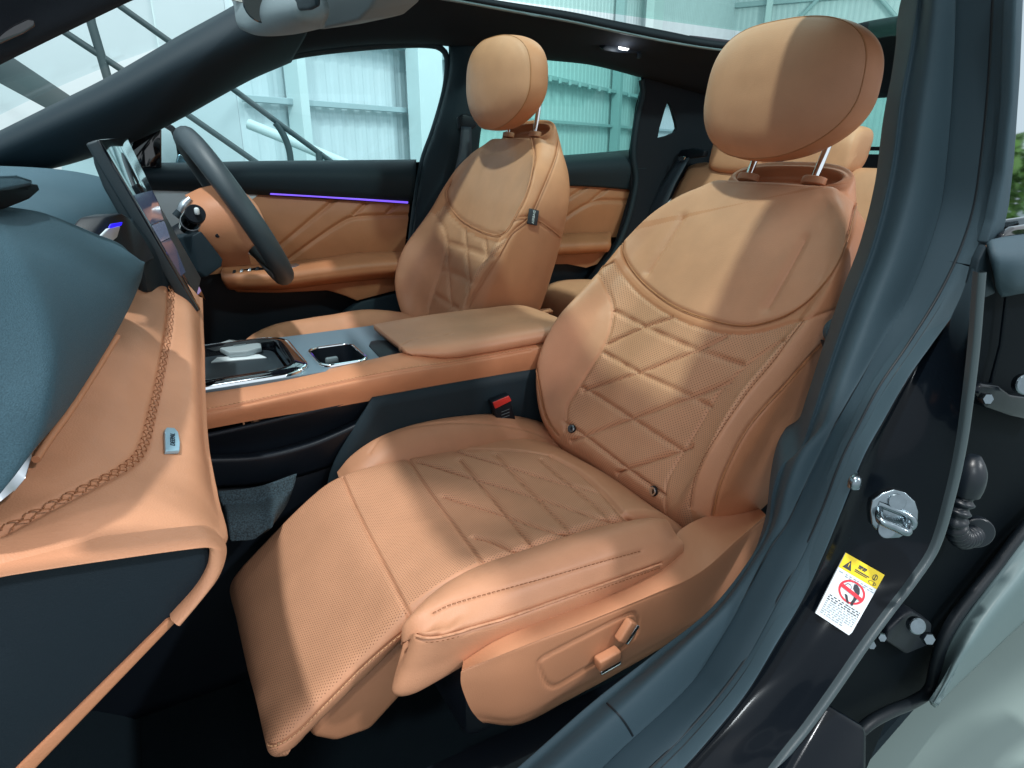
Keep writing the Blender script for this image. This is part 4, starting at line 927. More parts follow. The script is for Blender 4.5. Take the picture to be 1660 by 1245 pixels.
plate("lower_panel", atl([(200, 380, 1.90), (330, 440, 1.90), (650, 440, 1.90), (645, 640, 1.90), (200, 720, 1.90)]), [], (0, .02, 0), m_black, FD)
prism("door_pocket", atl([(560, 505, 1.85), (585, 488, 1.85), (650, 472, 1.85), (648, 560, 1.85), (520, 560, 1.85)]), (0, .03, 0), m_dark, FD, .008)
plate("door_shut_face", atl([(640, 263, 1.926), (720, 262, 1.926), (700, 640, 1.926), (620, 640, 1.926)]), [], (0, .004, 0), m_jamb, FD)
RD = thing("rear_door", "far rear door with green tinted window and tan panel, behind the driver seat", "car door", (1.2, 1.9, .3), "far side doors")
prism("window_glass", atl([(745, 60, 1.93), (1070, 60, 1.93), (1060, 300, 1.93), (745, 300, 1.93)]), (0, .004, 0), m_privacy, RD)
sheet("upper_trim", [atl([(730, 266, 1.95), (860, 260, 1.95), (960, 253, 1.95), (1045, 245, 1.95)]), atl([(730, 269, 1.88), (860, 263, 1.88), (960, 256, 1.88), (1045, 248, 1.88)]), atl([(730, 282, 1.85), (860, 277, 1.85), (960, 273, 1.85), (1045, 270, 1.85)]), atl([(730, 296, 1.87), (860, 297, 1.87), (960, 301, 1.87), (1045, 309, 1.87)])], m_dark, RD, 40, 24, .01)
RP = loft([atl([(730, 295, 1.872), (860, 296, 1.872), (960, 300, 1.872), (1045, 308, 1.872)]), atl([(730, 330, 1.864), (860, 330, 1.864), (960, 333, 1.864), (1045, 340, 1.864)]), atl([(730, 390, 1.875), (860, 388, 1.875), (960, 385, 1.875), (1045, 384, 1.875)])], 150, 90)
skq = Skin(RP)
if skq.N[:, 1].mean() > 0: skq = Skin(RP, flip=True)
for g in ([(1024, 326), (980, 325), (955, 330), (915, 355), (880, 385)], [(950, 302), (915, 326)], [(985, 304), (958, 327)], [(915, 299), (880, 322)]): skq.groove(g, .007, .006)
skq.finish(); skq.part("leather_panel", m_leather_door_shade, RD)
sheet("armrest", [atl([(740, 386, 1.875), (860, 385, 1.875), (990, 380, 1.875)]), atl([(740, 390, 1.83), (860, 389, 1.83), (990, 384, 1.83)]), atl([(740, 402, 1.79), (860, 401, 1.79), (988, 395, 1.79)]), atl([(740, 410, 1.80), (860, 409, 1.80), (986, 402, 1.80)]), atl([(740, 412, 1.85), (860, 411, 1.85), (985, 404, 1.85)])], m_leather_door_shade, RD, 40, 24, .01)
plate("lower_panel", atl([(740, 405, 1.86), (990, 398, 1.86), (968, 428, 1.86), (950, 434, 1.86), (920, 428, 1.86), (740, 430, 1.86)]), [], (0, .02, 0), m_leather_door_shade, RD)
plate("kick_panel", atl([(700, 415, 1.89), (1000, 405, 1.89), (960, 520, 1.89), (700, 560, 1.89)]), [], (0, .02, 0), m_black, RD)

# ------------------------------------------------------------------ car body
CB = thing("car_body", "black car body shell: roof lining, pillars, sill and door opening around the seats", "car", (.6, 1.17, 0))
sheet("windscreen_pillar", [atl([(-90, 268, 1.80), (0, 224, 1.79), (90, 179, 1.78), (180, 134, 1.77), (300, 64, 1.76), (385, 17, 1.75), (460, -30, 1.74)]), atl([(-90, 272, 1.74), (0, 232, 1.73), (90, 188, 1.72), (180, 145, 1.71), (300, 78, 1.70), (390, 28, 1.70), (470, -18, 1.70)]),
                            atl([(-90, 282, 1.73), (0, 248, 1.72), (80, 216, 1.71), (180, 174, 1.70), (310, 108, 1.69), (410, 62, 1.69), (500, 25, 1.70)]), atl([(-90, 300, 1.78), (0, 270, 1.77), (70, 262, 1.77), (160, 236, 1.77), (248, 200, 1.77), (400, 118, 1.78), (470, 88, 1.79)]), atl([(-90, 306, 1.86), (0, 274, 1.86), (70, 267, 1.86), (160, 241, 1.86), (250, 203, 1.86), (402, 121, 1.87), (470, 91, 1.87)])], m_dark, CB, 90, 40, .012)
prism("airbag_emblem", atl([(316, 96, 1.685), (322, 88, 1.685), (345, 80, 1.685), (353, 84, 1.685), (355, 97, 1.690), (350, 107, 1.693), (330, 113, 1.693), (318, 108, 1.690)]), (0, .004, 0), m_dark, CB, .0015)
prism("mirror_sail", atl([(205, 265, 1.85), (215, 232, 1.85), (262, 195, 1.85), (262, 272, 1.85), (205, 274, 1.85)]), (0, .02, 0), m_gloss, CB, .003)
RAILS = [[(395, 124, 1.90), (470, 91, 1.90), (560, 77, 1.90), (640, 72, 1.90), (715, 74, 1.90), (800, 86, 1.90), (880, 97, 1.90), (960, 106, 1.90), (1042, 127, 1.90), (1120, 150, 1.90), (1220, 185, 1.90)],
         [(400, 116, 1.82), (470, 84, 1.80), (560, 70, 1.80), (640, 66, 1.80), (715, 68, 1.80), (800, 80, 1.80), (880, 92, 1.80), (960, 101, 1.80), (1042, 121, 1.80), (1120, 142, 1.80), (1220, 170, 1.80)],
         [(400, 75, 1.72), (470, 45, 1.71), (560, 32, 1.70), (640, 32, 1.70), (720, 38, 1.70), (810, 50, 1.70), (890, 62, 1.70), (970, 74, 1.70), (1050, 90, 1.70), (1130, 108, 1.70), (1230, 130, 1.70)],
         [(395, 18, 1.66), (470, -6, 1.63), (560, -14, 1.60), (650, -12, 1.60), (730, -1, 1.60), (830, 17, 1.60), (920, 33, 1.60), (1000, 50, 1.60), (1090, 68, 1.60), (1160, 79, 1.60), (1250, 86, 1.60)],
         [(400, -12, 1.66), (470, -24, 1.63), (560, -26, 1.60), (650, -24, 1.60), (730, -12, 1.60), (830, 4, 1.60), (920, 18, 1.60), (1000, 34, 1.60), (1090, 52, 1.60), (1160, 66, 1.60), (1250, 74, 1.60)]]
sheet("roof_lining", [atl(c) for c in RAILS], m_headliner, CB, 110, 44, .012)
tube("sunroof_trim", atl([(560, -13, 1.598), (650, -11, 1.598), (730, 0, 1.598), (830, 18, 1.598), (920, 34, 1.598), (1000, 51, 1.598), (1090, 69, 1.598), (1160, 80, 1.598), (1225, 86, 1.598)]), .0035, m_greyplastic, CB, 6, n=60)
zr = at(1000, 34, Y=1.60)[2]; zf_ = at(560, -26, Y=1.60)[2]
# near roof rail, front and rear headers
sheet("roof_lining", [[(.30, .42, 1.33), (.8, .42, 1.36), (1.4, .45, 1.36), (2.3, .55, 1.33)], [(.30, .52, 1.375), (.8, .52, 1.40), (1.4, .55, 1.40), (2.3, .62, 1.37)], [(.30, .60, 1.40), (.8, .69, 1.425), (1.4, .72, 1.425), (2.3, .66, 1.39)], [(.30, .60, 1.415), (.8, .69, 1.44), (1.4, .72, 1.44), (2.3, .66, 1.405)], [(.30, .40, 1.36), (.8, .38, 1.39), (1.4, .40, 1.39), (2.3, .5, 1.36)]], m_headliner, CB, 30, 30, .01)
sheet("roof_header", [[(.11, .46, 1.35), (.13, .7, 1.385), (.16, .95, 1.395), (.22, 1.3, 1.40), (.285, 1.68, 1.385)], [(.15, .46, 1.345), (.17, .7, 1.378), (.20, .95, 1.388), (.25, 1.3, 1.393), (.31, 1.68, 1.375)], [(.45, .50, 1.385), (.46, .7, 1.405), (.47, .95, 1.42), (.50, 1.3, 1.425), (.54, 1.66, 1.41)], [(.46, .50, 1.40), (.47, .7, 1.42), (.48, .95, 1.435), (.51, 1.3, 1.44), (.55, 1.66, 1.425)]], m_headliner, CB, 40, 24, .01)
sheet("rear_header", [[at(1120, 62, X=1.95), at(1230, 72, X=2.02), at(1330, 62, X=2.03), at(1400, 40, X=2.02), at(1500, 24, X=1.98), at(1640, 0, X=1.9)], [at(1110, 70, X=1.95), at(1225, 84, X=2.03), at(1335, 74, X=2.03), at(1400, 52, X=2.03), at(1500, 36, X=1.99), at(1640, 12, X=1.9)],
                      [at(1090, 110, X=2.3), at(1230, 115, X=2.3), at(1330, 110, X=2.3), at(1400, 80, X=2.3), at(1500, 75, X=2.3), at(1640, 70, X=2.2)], [at(1080, 165, X=2.55), at(1230, 165, X=2.55), at(1330, 160, X=2.55), at(1415, 153, X=2.55), at(1500, 150, X=2.55), at(1640, 150, X=2.5)]], m_headliner, CB, 50, 30, .012)
prism("roof_glass", [(.45, .62, zf_ + .012), (.50, 1.62, zf_ + .012), (1.25, 1.63, zr + .022), (1.75, 1.62, zr + .012), (2.05, 1.55, zr - .01), (2.05, .64, zr - .01), (1.25, .62, zr + .022)], (0, 0, .004), m_roofglass, CB)
sheet("windscreen", [[(.17, .47, 1.345), (.14, .75, 1.39), (.15, 1.0, 1.405), (.20, 1.35, 1.41), (.29, 1.74, 1.395)], [(-.15, .44, 1.24), (-.25, .72, 1.27), (-.29, 1.05, 1.275), (-.22, 1.4, 1.275), (-.08, 1.80, 1.25)], [(-.50, .38, 1.06), (-.68, .70, 1.07), (-.76, 1.1, 1.07), (-.68, 1.5, 1.07), (-.48, 1.90, 1.05)]], m_clear, CB, 30, 24, .004)
prism("near_pillar_cover", atl([(-260, 240, .46), (-5, 112, .46), (110, 55, .46), (222, 1, .46), (420, -70, .47), (420, -200, .47), (-260, -120, .46)]), (0, -.03, .0), m_headliner, CB, .008)
prism("unseen_outer_pillar", [(-.40, .31, 1.10), (-.05, .315, 1.235), (.22, .32, 1.345), (.44, .335, 1.385), (.44, .36, 1.42), (.20, .35, 1.40), (-.06, .34, 1.29), (-.40, .335, 1.15)], (0, .085, 0), m_paint, CB, .01)  # unseen pillar exterior, added and shaped to shade the sill from the key lamp
prism("front_jamb", [(-.95, .34, .25), (-.95, .34, 1.04), (-.42, .34, 1.08), (-.30, .34, 1.02), (-.27, .34, .75), (-.34, .34, .40), (-.20, .34, .25)], (0, .095, 0), m_paint, CB, .015)
prism("sill_front", [(-.30, .27, .24), (-.30, .27, .44), (.10, .27, .47), (.10, .27, .24)], (0, .13, 0), m_paint, CB, .012)
prism("pillar_slot", atl([(8, 50, .427), (22, 41, .427), (45, 30, .427), (56, 33, .427), (57, 43, .427), (40, 54, .427), (0, 72, .427), (-10, 66, .427)]), (0, -.002, 0), m_gloss, CB, .0008)
sheet("centre_pillar", [atl([(727, 70, 1.88), (727, 110, 1.88), (720, 150, 1.88), (703, 210, 1.88), (685, 265, 1.88), (668, 380, 1.88), (655, 520, 1.88), (650, 640, 1.88)]), atl([(735, 70, 1.84), (735, 110, 1.84), (728, 150, 1.84), (711, 210, 1.84), (692, 265, 1.84), (675, 380, 1.84), (662, 520, 1.84), (656, 640, 1.84)]),
                        atl([(765, 70, 1.80), (765, 110, 1.80), (760, 150, 1.80), (748, 210, 1.80), (735, 265, 1.80), (730, 380, 1.80), (728, 520, 1.80), (728, 640, 1.80)]), atl([(800, 70, 1.84), (797, 110, 1.84), (790, 150, 1.84), (780, 210, 1.84), (775, 265, 1.84), (780, 380, 1.84), (790, 520, 1.84), (800, 640, 1.84)])], m_dark, CB, 80, 30, .012)
tube("door_seal", atl([(402, 122, 1.87), (430, 108, 1.875), (470, 92, 1.88), (515, 84, 1.885), (560, 79, 1.885), (640, 73, 1.885), (705, 74, 1.885), (722, 86, 1.885), (725, 110, 1.885), (720, 150, 1.885), (703, 210, 1.885), (684, 265, 1.885), (667, 380, 1.885), (654, 520, 1.885)]), .009, m_seal, CB, 8, n=90)
plate("rear_quarter", atl([(1043, 95, 1.84), (1270, 95, 1.84), (1270, 270, 1.84), (1110, 300, 1.84), (1065, 345, 1.84), (1025, 420, 1.84), (985, 475, 1.84), (930, 520, 1.84), (925, 492, 1.84), (965, 440, 1.84), (1001, 390, 1.84), (1024, 312, 1.84), (1023, 247, 1.84), (1034, 170, 1.84), (1043, 140, 1.84)]),
      [atl([(1083, 163, 1.84), (1088, 172, 1.84), (1096, 200, 1.84), (1097, 208, 1.84), (1093, 215, 1.84), (1082, 220, 1.84), (1066, 224, 1.84), (1069, 208, 1.84), (1077, 180, 1.84)])], (0, .012, 0), m_headliner, CB)
prism("quarter_glass", atl([(1050, 150, 1.90), (1110, 150, 1.90), (1110, 235, 1.90), (1050, 240, 1.90)]), (0, .004, 0), m_front, CB)
tube("door_seal", atl([(1040, 130, 1.835), (1042, 150, 1.835), (1033, 190, 1.835), (1026, 246, 1.835), (1030, 300, 1.835), (1005, 390, 1.835), (968, 445, 1.835), (930, 490, 1.835)]), .010, m_dark, CB, 8, n=60)
plate("tailgate", [(2.6, 1.93, 1.36), (2.6, .35, 1.36), (2.6, .35, .60), (2.6, 1.93, .60)], [[(2.6, 1.86, 1.295), (2.6, .45, 1.295), (2.6, .45, 1.115), (2.6, 1.86, 1.115)], [(2.6, 1.84, 1.100), (2.6, .5, 1.100), (2.6, .5, 1.088), (2.6, 1.84, 1.086)]], (.04, 0, 0), m_headliner, CB)
prism("rear_window", [at(x, y, X=2.66) for x, y in ((1100, 145), (1700, 135), (1700, 256), (1100, 256))], (.004, 0, 0), m_privacy, CB)
sheet("far_side_lower", [[(-.4, 1.93, .85), (.7, 1.93, .85), (2.5, 1.9, .9)], [(-.4, 1.95, .5), (.7, 1.95, .5), (2.5, 1.95, .5)], [(-.4, 1.93, .2), (.7, 1.93, .2), (2.5, 1.93, .2)]], m_black, CB, 12, 10, .02)
prism("cabin_floor", [(-.36, .36, .21), (.86, .40, .21), (1.25, .46, .21), (2.6, .5, .35), (2.6, 1.93, .35), (1.25, 1.93, .21), (-.36, 1.93, .21)], (0, 0, -.03), m_carpet, CB)
prism("rear_bulkhead", [(2.62, .4, .3), (2.62, 1.93, .3), (2.62, 1.93, 1.06), (2.62, .6, 1.06)], (.03, 0, 0), m_headliner, CB)
# footwell pieces
sheet("footwell_carpet", [[at(352, 800, Y=1.02), at(420, 790, Y=1.02), at(480, 770, Y=1.02)], [at(362, 832, Y=1.0), at(420, 826, Y=1.0), at(470, 808, Y=1.0)], [at(366, 852, Y=.96), at(420, 850, Y=.96), at(452, 838, Y=.96)], [at(372, 875, Y=.95), at(412, 872, Y=.95), at(436, 860, Y=.95)]], m_carpet2, CB, 30, 24, .02)
sheet("carpet_edge", [[(.16, .45, .27), (.36, .45, .26), (.60, .46, .26)], [(.16, .55, .235), (.36, .55, .235), (.60, .55, .235)], [(.16, .62, .213), (.36, .62, .213), (.6, .62, .213)]], m_carpet2, CB, 30, 20, .01)

# near door opening: trim, seal groove, seal, painted flange
e0 = [(1486, -40), (1484, 0), (1472, 80), (1458, 150), (1440, 280), (1410, 400), (1372, 500), (1338, 600), (1312, 680), (1294, 728), (1266, 750), (1251, 795), (1243, 850), (1216, 905), (1150, 990), (1060, 1062), (960, 1140), (840, 1245), (740, 1330)]
e1 = [(1551, -40), (1550, 0), (1545, 130), (1535, 260), (1524, 341), (1498, 422), (1469, 491), (1437, 542), (1404, 602), (1377, 650), (1343, 710), (1310, 778), (1278, 848), (1248, 892), (1212, 960), (1172, 1030), (1120, 1108), (1000, 1222), (890, 1330)]
e2 = [(1615, -40), (1612, 0), (1604, 140), (1592, 260), (1579, 341), (1556, 410), (1522, 480), (1471, 562), (1426, 628), (1393, 690), (1363, 751), (1336, 822), (1302, 899), (1262, 973), (1215, 1061), (1161, 1135), (1100, 1203), (1040, 1262), (980, 1330)]
e3 = [(1646, -40), (1643, 0), (1636, 140), (1627, 262), (1613, 335), (1592, 410), (1555, 492), (1510, 556), (1471, 611), (1432, 678), (1400, 735), (1366, 818), (1336, 892), (1302, 967), (1258, 1040), (1210, 1120), (1150, 1195), (1090, 1262), (1020, 1330)]
def yl(l, a, b=None): return atl([(x, y, a) for x, y in l])
m01 = [((a[0] * .5 + b[0] * .5) - 4, (a[1] * .5 + b[1] * .5)) for a, b in zip(e0, e1)]
NE = 180
def crn(l, Y): return resample(cr(yl(l, Y), 800), NE)
T0 = crn(e0, .430); T1 = crn(e1, .385); T2 = crn(e2, .352); T3 = crn(e3, .330); Tm = crn(m01, .398)
bl = np.clip((T0[:, 2] - .62) / .14, 0, 1)[:, None]          # 1 on the upright pillar, 0 along the sill
Tb = T0 + bl * np.array([.06, .05, -.005]) + (1 - bl) * np.array([.004, .004, -.05]); Tb2 = T0 + bl * np.array([.12, .09, -.02]) + (1 - bl) * np.array([.008, .01, -.12])
def towards(P, d):  # move toward the outside (camera side)
    v = CAM - P; v /= np.linalg.norm(v, axis=1)[:, None]; return P + v * d
grid_obj("pillar_trim", crk(np.array([Tb2, Tb, T0, T0 * .85 + Tm * .15 + [0, -.004, 0], Tm, T1 * .9 + Tm * .1, T1]), 60), m_pillar, CB)
g1 = T1 + np.array([.004, .008, 0]); T1b = T1 * .96 + T2 * .04
grid_obj("pillar_trim", crk(np.array([T1, g1, T1b, T1b * .75 + T2 * .25 + [-.001, -.006, 0], T1b * .3 + T2 * .7 + [-.001, -.006, 0], T2, T2 + [.006, .012, 0]]), 44), m_seal, CB, label="raised seal lip beside the pillar trim")
T2b = T2 * .93 + T3 * .07
grid_obj("door_seal", crk(np.array([T2 + [.006, .012, 0], T2b, T2b * .8 + T3 * .2 + [-.001, -.006, 0], T2b * .4 + T3 * .6 + [-.001, -.007, 0], T3, T3 + [.006, .014, 0]]), 36), m_pillar, CB)
tube("seal_groove", T1 + [.0005, .001, 0], .0011, m_seald, CB, 6); tube("seal_groove", T2 + [.0005, .001, 0], .0017, m_seald, CB, 6)
tube("seal_groove", (T2 * .86 + T3 * .14) + [0, -.0035, 0], .0008, m_seald, CB, 6)
e4 = [(1580, 440), (1577, 480), (1571, 560), (1562, 640), (1551, 720), (1534, 800), (1508, 886), (1471, 943), (1437, 987), (1397, 1041), (1346, 1115), (1302, 1176), (1259, 1230), (1200, 1310)]
e3p = [(1582, 434), (1560, 484), (1520, 542), (1480, 598), (1440, 664), (1402, 732), (1366, 818), (1336, 892), (1306, 960), (1262, 1034), (1212, 1117), (1160, 1184), (1105, 1246), (1030, 1320)]
F3 = crn(e3p, .338); F4 = crn(e4, .285); fm = F3 * .5 + F4 * .5
def flange(P, d): return P + np.array(d)
grid_obj("painted_pillar", crk(np.array([F3 + [.0, .012, 0], F3, F3 * .8 + F4 * .2 + [.004, .006, 0], fm + [.006, .006, 0], F3 * .2 + F4 * .8 + [.003, .002, 0], F4]), 40), m_paint, CB)
grid_obj("pillar_flange", crk(np.array([F4 + [-.001, .001, 0], F4 + [-.002, -.005, 0], F4 + [.004, -.007, 0], F4 + [.008, -.004, .0], F4 + [.011, .002, 0]]), 18), m_edge, CB)
# sill: seam line across the trim
otr = [o for o in CB.children if o.name.startswith("pillar_trim")][0]
bvt = BVHTree.FromPolygons([Vector(v_.co) + Vector(OFF[CB.name]) for v_ in otr.data.vertices], [tuple(p.vertices) for p in otr.data.polygons])
jp = [bvt.ray_cast(Vector(CAM), Vector(ray(x, y)).normalized())[0] for x, y in cr([(984, 1140), (1004, 1160), (1022, 1186), (1034, 1210)], 24)]
jp = [np.array(j) for j in jp if j is not None]
if len(jp) > 4: tube("trim_joint", jp, .0012, m_seald, CB, 6)
prism("outer_sill", [(.52, .29, .60), (.40, .26, .545), (.20, .22, .47), (.20, .18, .40), (.50, .20, .46), (.56, .26, .57)], (0, .06, -.05), m_paint, CB, .01)

# striker plate
sp0 = at(1446, 833, Y=.296); snrm = np.array([-.62, -.72, .30]); snrm /= np.linalg.norm(snrm)
def son(x, y, d=0): return onplane(x, y, sp0, snrm) + snrm * d
bk_ = [(1409, 826), (1412, 810), (1428, 798), (1448, 792), (1466, 797), (1482, 812), (1487, 828), (1486, 848), (1473, 862), (1456, 871), (1440, 872), (1424, 862), (1412, 850)]
SP = prism("striker_plate", [son(*p, -.010) for p in bk_], snrm * .013, m_steel, CB, .0015, 3, sharp=30)
for x, y in ((1451, 812), (1434, 857)): 
    V, F = disc_geo(son(x, y, .003), snrm, .0078, .003, 20); o = mesh_obj("bolt", V, F, m_steel, SP, sharp=40)
    V2, F2 = disc_geo(son(x, y, .006), snrm, .0028, .0006, 6, bev=.02); 
lp = [son(1424, 824, .001), son(1418, 830, .012), son(1416, 836, .020), son(1436, 845, .022), son(1455, 853, .022), son(1462, 848, .013), son(1468, 842, .001)]
tube("striker_loop", cr(lp, 40), .0038, m_steel, SP, 10)
tube("striker_lip", cr([son(1422, 816, .002), son(1444, 824, .003), son(1466, 833, .003), son(1478, 842, .003), son(1478, 852, .002), son(1468, 856, .002)], 30), .0034, m_steel, SP, 8)
tube("trim_clip", [at(1391, 770, Y=.325), at(1386, 780, Y=.322), at(1384, 789, Y=.322)], [.003, .006, .006], m_steel, CB, 10, n=8)
# warning sticker
s0 = at(1377, 962, Y=.292); sA, sB, sC, sD = (1371, 896), (1434, 932), (1378, 1031), (1322, 994)
sn_ = np.cross(at(*sB, Y=.278) - at(*sA, Y=.288), at(*sD, Y=.299) - at(*sA, Y=.288)); sn_ /= np.linalg.norm(sn_)
if sn_ @ (CAM - s0) < 0: sn_ = -sn_
# lay it on the painted panel
ob = [o for o in CB.children if o.name.startswith("painted_pillar")][0]
vv = np.array([v.co[:] for v in ob.data.vertices]) + OFF[CB.name]; bvp = BVHTree.FromPolygons([Vector(v) for v in vv], [tuple(p.vertices) for p in ob.data.polygons])
def hitp(x, y):
    h = bvp.ray_cast(Vector(CAM), Vector(ray(x, y)).normalized()); return np.array(h[0]) if h[0] is not None else None
hs = [hitp(*p) for p in ((1371, 900), (1425, 935), (1378, 1020), (1330, 992), (1377, 962))]
hs = [h for h in hs if h is not None]
c_ = np.mean(hs, 0); u_, s_, v_ = np.linalg.svd(np.array(hs) - c_); sn_ = v_[2]
if sn_ @ (CAM - c_) < 0: sn_ = -sn_
lift = max((h - c_) @ sn_ for h in hs) + .0012
def stp(u, v, d=0):  # u across, v down, 0..1 on the sticker
    x = sA[0] * (1 - u) * (1 - v) + sB[0] * u * (1 - v) + sC[0] * u * v + sD[0] * (1 - u) * v; y = sA[1] * (1 - u) * (1 - v) + sB[1] * u * (1 - v) + sC[1] * u * v + sD[1] * (1 - u) * v
    return onplane(x, y, c_ + sn_ * lift, sn_) + sn_ * d
WS = prism("warning_sticker", [stp(0, 0), stp(1, 0), stp(1, 1), stp(0, 1)], -sn_ * .003, m_sticker, CB)
def stq(name, pts, m, d=.0004): return prism(name, [stp(u, v, d) for u, v in pts], -sn_ * .0003, m, WS)
stq("yellow_band", [(0, 0), (1, 0), (1, .235), (0, .235)], m_yellow, .0003)
stq("warning_triangle", [(.07, .20), (.19, .06), (.29, .20)], m_ink, .0006)
stq("triangle_mark", [(.175, .105), (.195, .105), (.19, .165), (.18, .165)], m_yellow, .0008)
def ringst(name, cu, cv, ru, rv, w_, m, a0=0, a1=2 * math.pi, d=.0006, n=40):
    an = np.linspace(a0, a1, n); o = [stp(cu + ru * math.cos(a), cv + rv * math.sin(a), d) for a in an]; i = [stp(cu + (ru - w_) * math.cos(a), cv + (rv - w_ * rv / ru) * math.sin(a), d) for a in an]
    return mesh_obj(name, o + i, grid_faces(2, n), m, WS, smooth=False)
ringst("book_symbol", .84, .10, .06, .045, .014, m_ink, n=24); stq("book_symbol", [(.83, .065), (.85, .065), (.85, .135), (.83, .135)], m_ink, .0006)
ringst("seat_symbol", .84, .19, .10, .028, .016, m_ink, n=20); stq("seat_symbol", [(.87, .165), (.89, .165), (.89, .215), (.87, .215)], m_ink, .0006)
for k, (u0, u1, v0, v1) in enumerate([(.40, .50, .055, .085), (.51, .60, .055, .085), (.40, .48, .09, .105), (.50, .58, .09, .105), (.36, .72, .135, .150), (.36, .68, .16, .172)]): stq("header_text", [(u0, v0), (u1, v0), (u1, v1), (u0, v1)], m_ink, .0006)
ringst("ban_ring", .53, .455, .335, .165, .055, m_stred)
stq("ban_bar", [(.235, .46), (.275, .41), (.84, .455), (.80, .505)], m_stred, .0009)
stq("figure_mark", [(.50, .335), (.56, .32), (.66, .355), (.71, .41), (.71, .50), (.70, .57), (.64, .56), (.62, .44), (.52, .40)], m_ink, .0006)
stq("figure_mark", [(.40, .525), (.47, .52), (.58, .60), (.60, .625), (.52, .615)], m_ink, .0006); stq("figure_mark", [(.63, .55), (.69, .56), (.70, .615), (.66, .625), (.62, .60)], m_ink, .0006)
ringst("figure_outline", .40, .42, .085, .055, .013, m_ink, n=24); stq("caption_text", [(.05, .27), (.15, .272), (.15, .285), (.05, .283)], m_inkg, .0006)
r2 = random.Random(3)
for k in range(2):
    u = .22
    while u < .92:
        wd_ = r2.uniform(.04, .10); stq("caption_text", [(u, .265 + k * .03), (u + wd_, .265 + k * .03), (u + wd_, .277 + k * .03), (u, .277 + k * .03)], m_inkg, .0006); u += wd_ + r2.uniform(.02, .06)
for k in range(10):
    u = .08 if k else .10; v = .645 + .032 * k
    while u < (.92 if k < 8 else .7):
        wd_ = r2.uniform(.03, .09); stq("caption_text", [(u, v), (min(u + wd_, .94), v), (min(u + wd_, .94), v + .013), (u, v + .013)], m_inkg if k > 2 else m_ink, .0006); u += wd_ + r2.uniform(.015, .05)

# ------------------------------------------------------------------ near rear door (standing open) and its hinges
ND = thing("rear_door", "black rear door edge nearest the camera with hinges and ribbed wiring boot", "car door", (.8, .25, .4))
plate("door_edge", atl([(1575, 430, .335), (1760, 400, .335), (1760, 780, .335), (1655, 858, .335), (1600, 935, .335), (1545, 1005, .335), (1520, 1060, .335), (1508, 1122, .335), (1440, 1160, .335), (1395, 1270, .335), (1180, 1330, .335), (1300, 1150, .335), (1437, 965, .335), (1528, 800, .335), (1560, 640, .335)]), [], (.012, .05, 0), m_jamb, ND)
tube("door_seal", atl([(1740, 775, .315), (1668, 848, .315), (1612, 920, .315), (1560, 985, .315), (1532, 1030, .315), (1518, 1075, .315), (1507, 1118, .315), (1480, 1138, .315), (1440, 1155, .315), (1400, 1180, .315), (1350, 1240, .315), (1320, 1300, .315)]), .0075, m_seald, ND, 10, n=90)
sheet("outer_skin", [atl([(1745, 790, .312), (1668, 866, .312), (1612, 938, .312), (1565, 1000, .312), (1538, 1045, .312), (1522, 1090, .312), (1511, 1130, .312)]), atl([(1780, 850, .290), (1700, 910, .290), (1638, 972, .290), (1590, 1030, .290), (1558, 1070, .290), (1536, 1106, .290), (1514, 1140, .290)]), atl([(1800, 900, .312), (1715, 965, .312), (1650, 1018, .312), (1600, 1065, .312), (1565, 1098, .312), (1540, 1122, .312), (1516, 1148, .312)])], mat("door_skin_painted_reflection", (.115, .165, .172), .45, spec=.3), ND, 60, 24, .006)  # black door skin; pale colour stands in for the floor mirrored in it
sheet("inner_trim", [atl([(1598, 395, .322), (1640, 388, .32), (1760, 372, .32)]), atl([(1604, 420, .312), (1640, 420, .305), (1760, 410, .305)]), atl([(1612, 450, .315), (1640, 455, .308), (1760, 440, .308)]), atl([(1618, 474, .325), (1650, 468, .32), (1760, 452, .32)])], m_pillar, ND, 30, 20, .006)
prism("trim_corner", atl([(1577, 462, .320), (1588, 420, .320), (1600, 396, .320), (1606, 410, .320), (1611, 450, .320), (1616, 476, .320), (1598, 484, .320), (1582, 480, .320)]), (.004, .01, 0), m_dark, ND, .003)
prism("window_frame", atl([(1648, -30, .325), (1644, 60, .325), (1640, 160, .325), (1628, 280, .325), (1612, 360, .325), (1600, 396, .325), (1625, 392, .325), (1638, 330, .325), (1646, 260, .325), (1656, 120, .325), (1662, -30, .325)]), (.003, .012, 0), m_pillar, ND, .003)
prism("window_glass", atl([(1640, -30, .336), (1760, -30, .336), (1760, 392, .336), (1610, 396, .336)]), (.001, .004, 0), m_doorglass, ND)
prism("belt_moulding", atl([(1622, 392, .318), (1630, 378, .318), (1645, 368, .318), (1760, 350, .318), (1760, 374, .318)]), (0, .006, 0), m_gloss, ND, .002)
prism("hinge_arm", atl([(1580, 636, .312), (1592, 622, .312), (1622, 626, .312), (1640, 640, .312), (1700, 648, .312), (1700, 690, .312), (1640, 676, .312), (1600, 662, .312)]), (.004, .02, 0), m_paint, ND, .004)
for x, y, Y_, r in ((1656, 622, .305, .011), (1594, 645, .308, .0062)):
    c = at(x, y, Y=Y_); disc("hinge_bolt", c, (-.5, -.8, .2), r, .008, m_steel, ND, 6 if r < .008 else 20)
prism("hinge_arm", atl([(1464, 1000, .318), (1480, 992, .318), (1512, 1012, .318), (1508, 1046, .318), (1470, 1062, .318), (1436, 1040, .318), (1440, 1022, .318)]), (.006, .02, 0), m_black, ND, .004)
for x, y, r in ((1482, 1012, .0095), (1501, 1033, .0075), (1425, 1030, .005), (1408, 1042, .005)):
    disc("hinge_bolt", at(x, y, Y=.308), (-.5, -.75, .35), r, .008, m_steel, ND, 6 if r < .008 else 20)
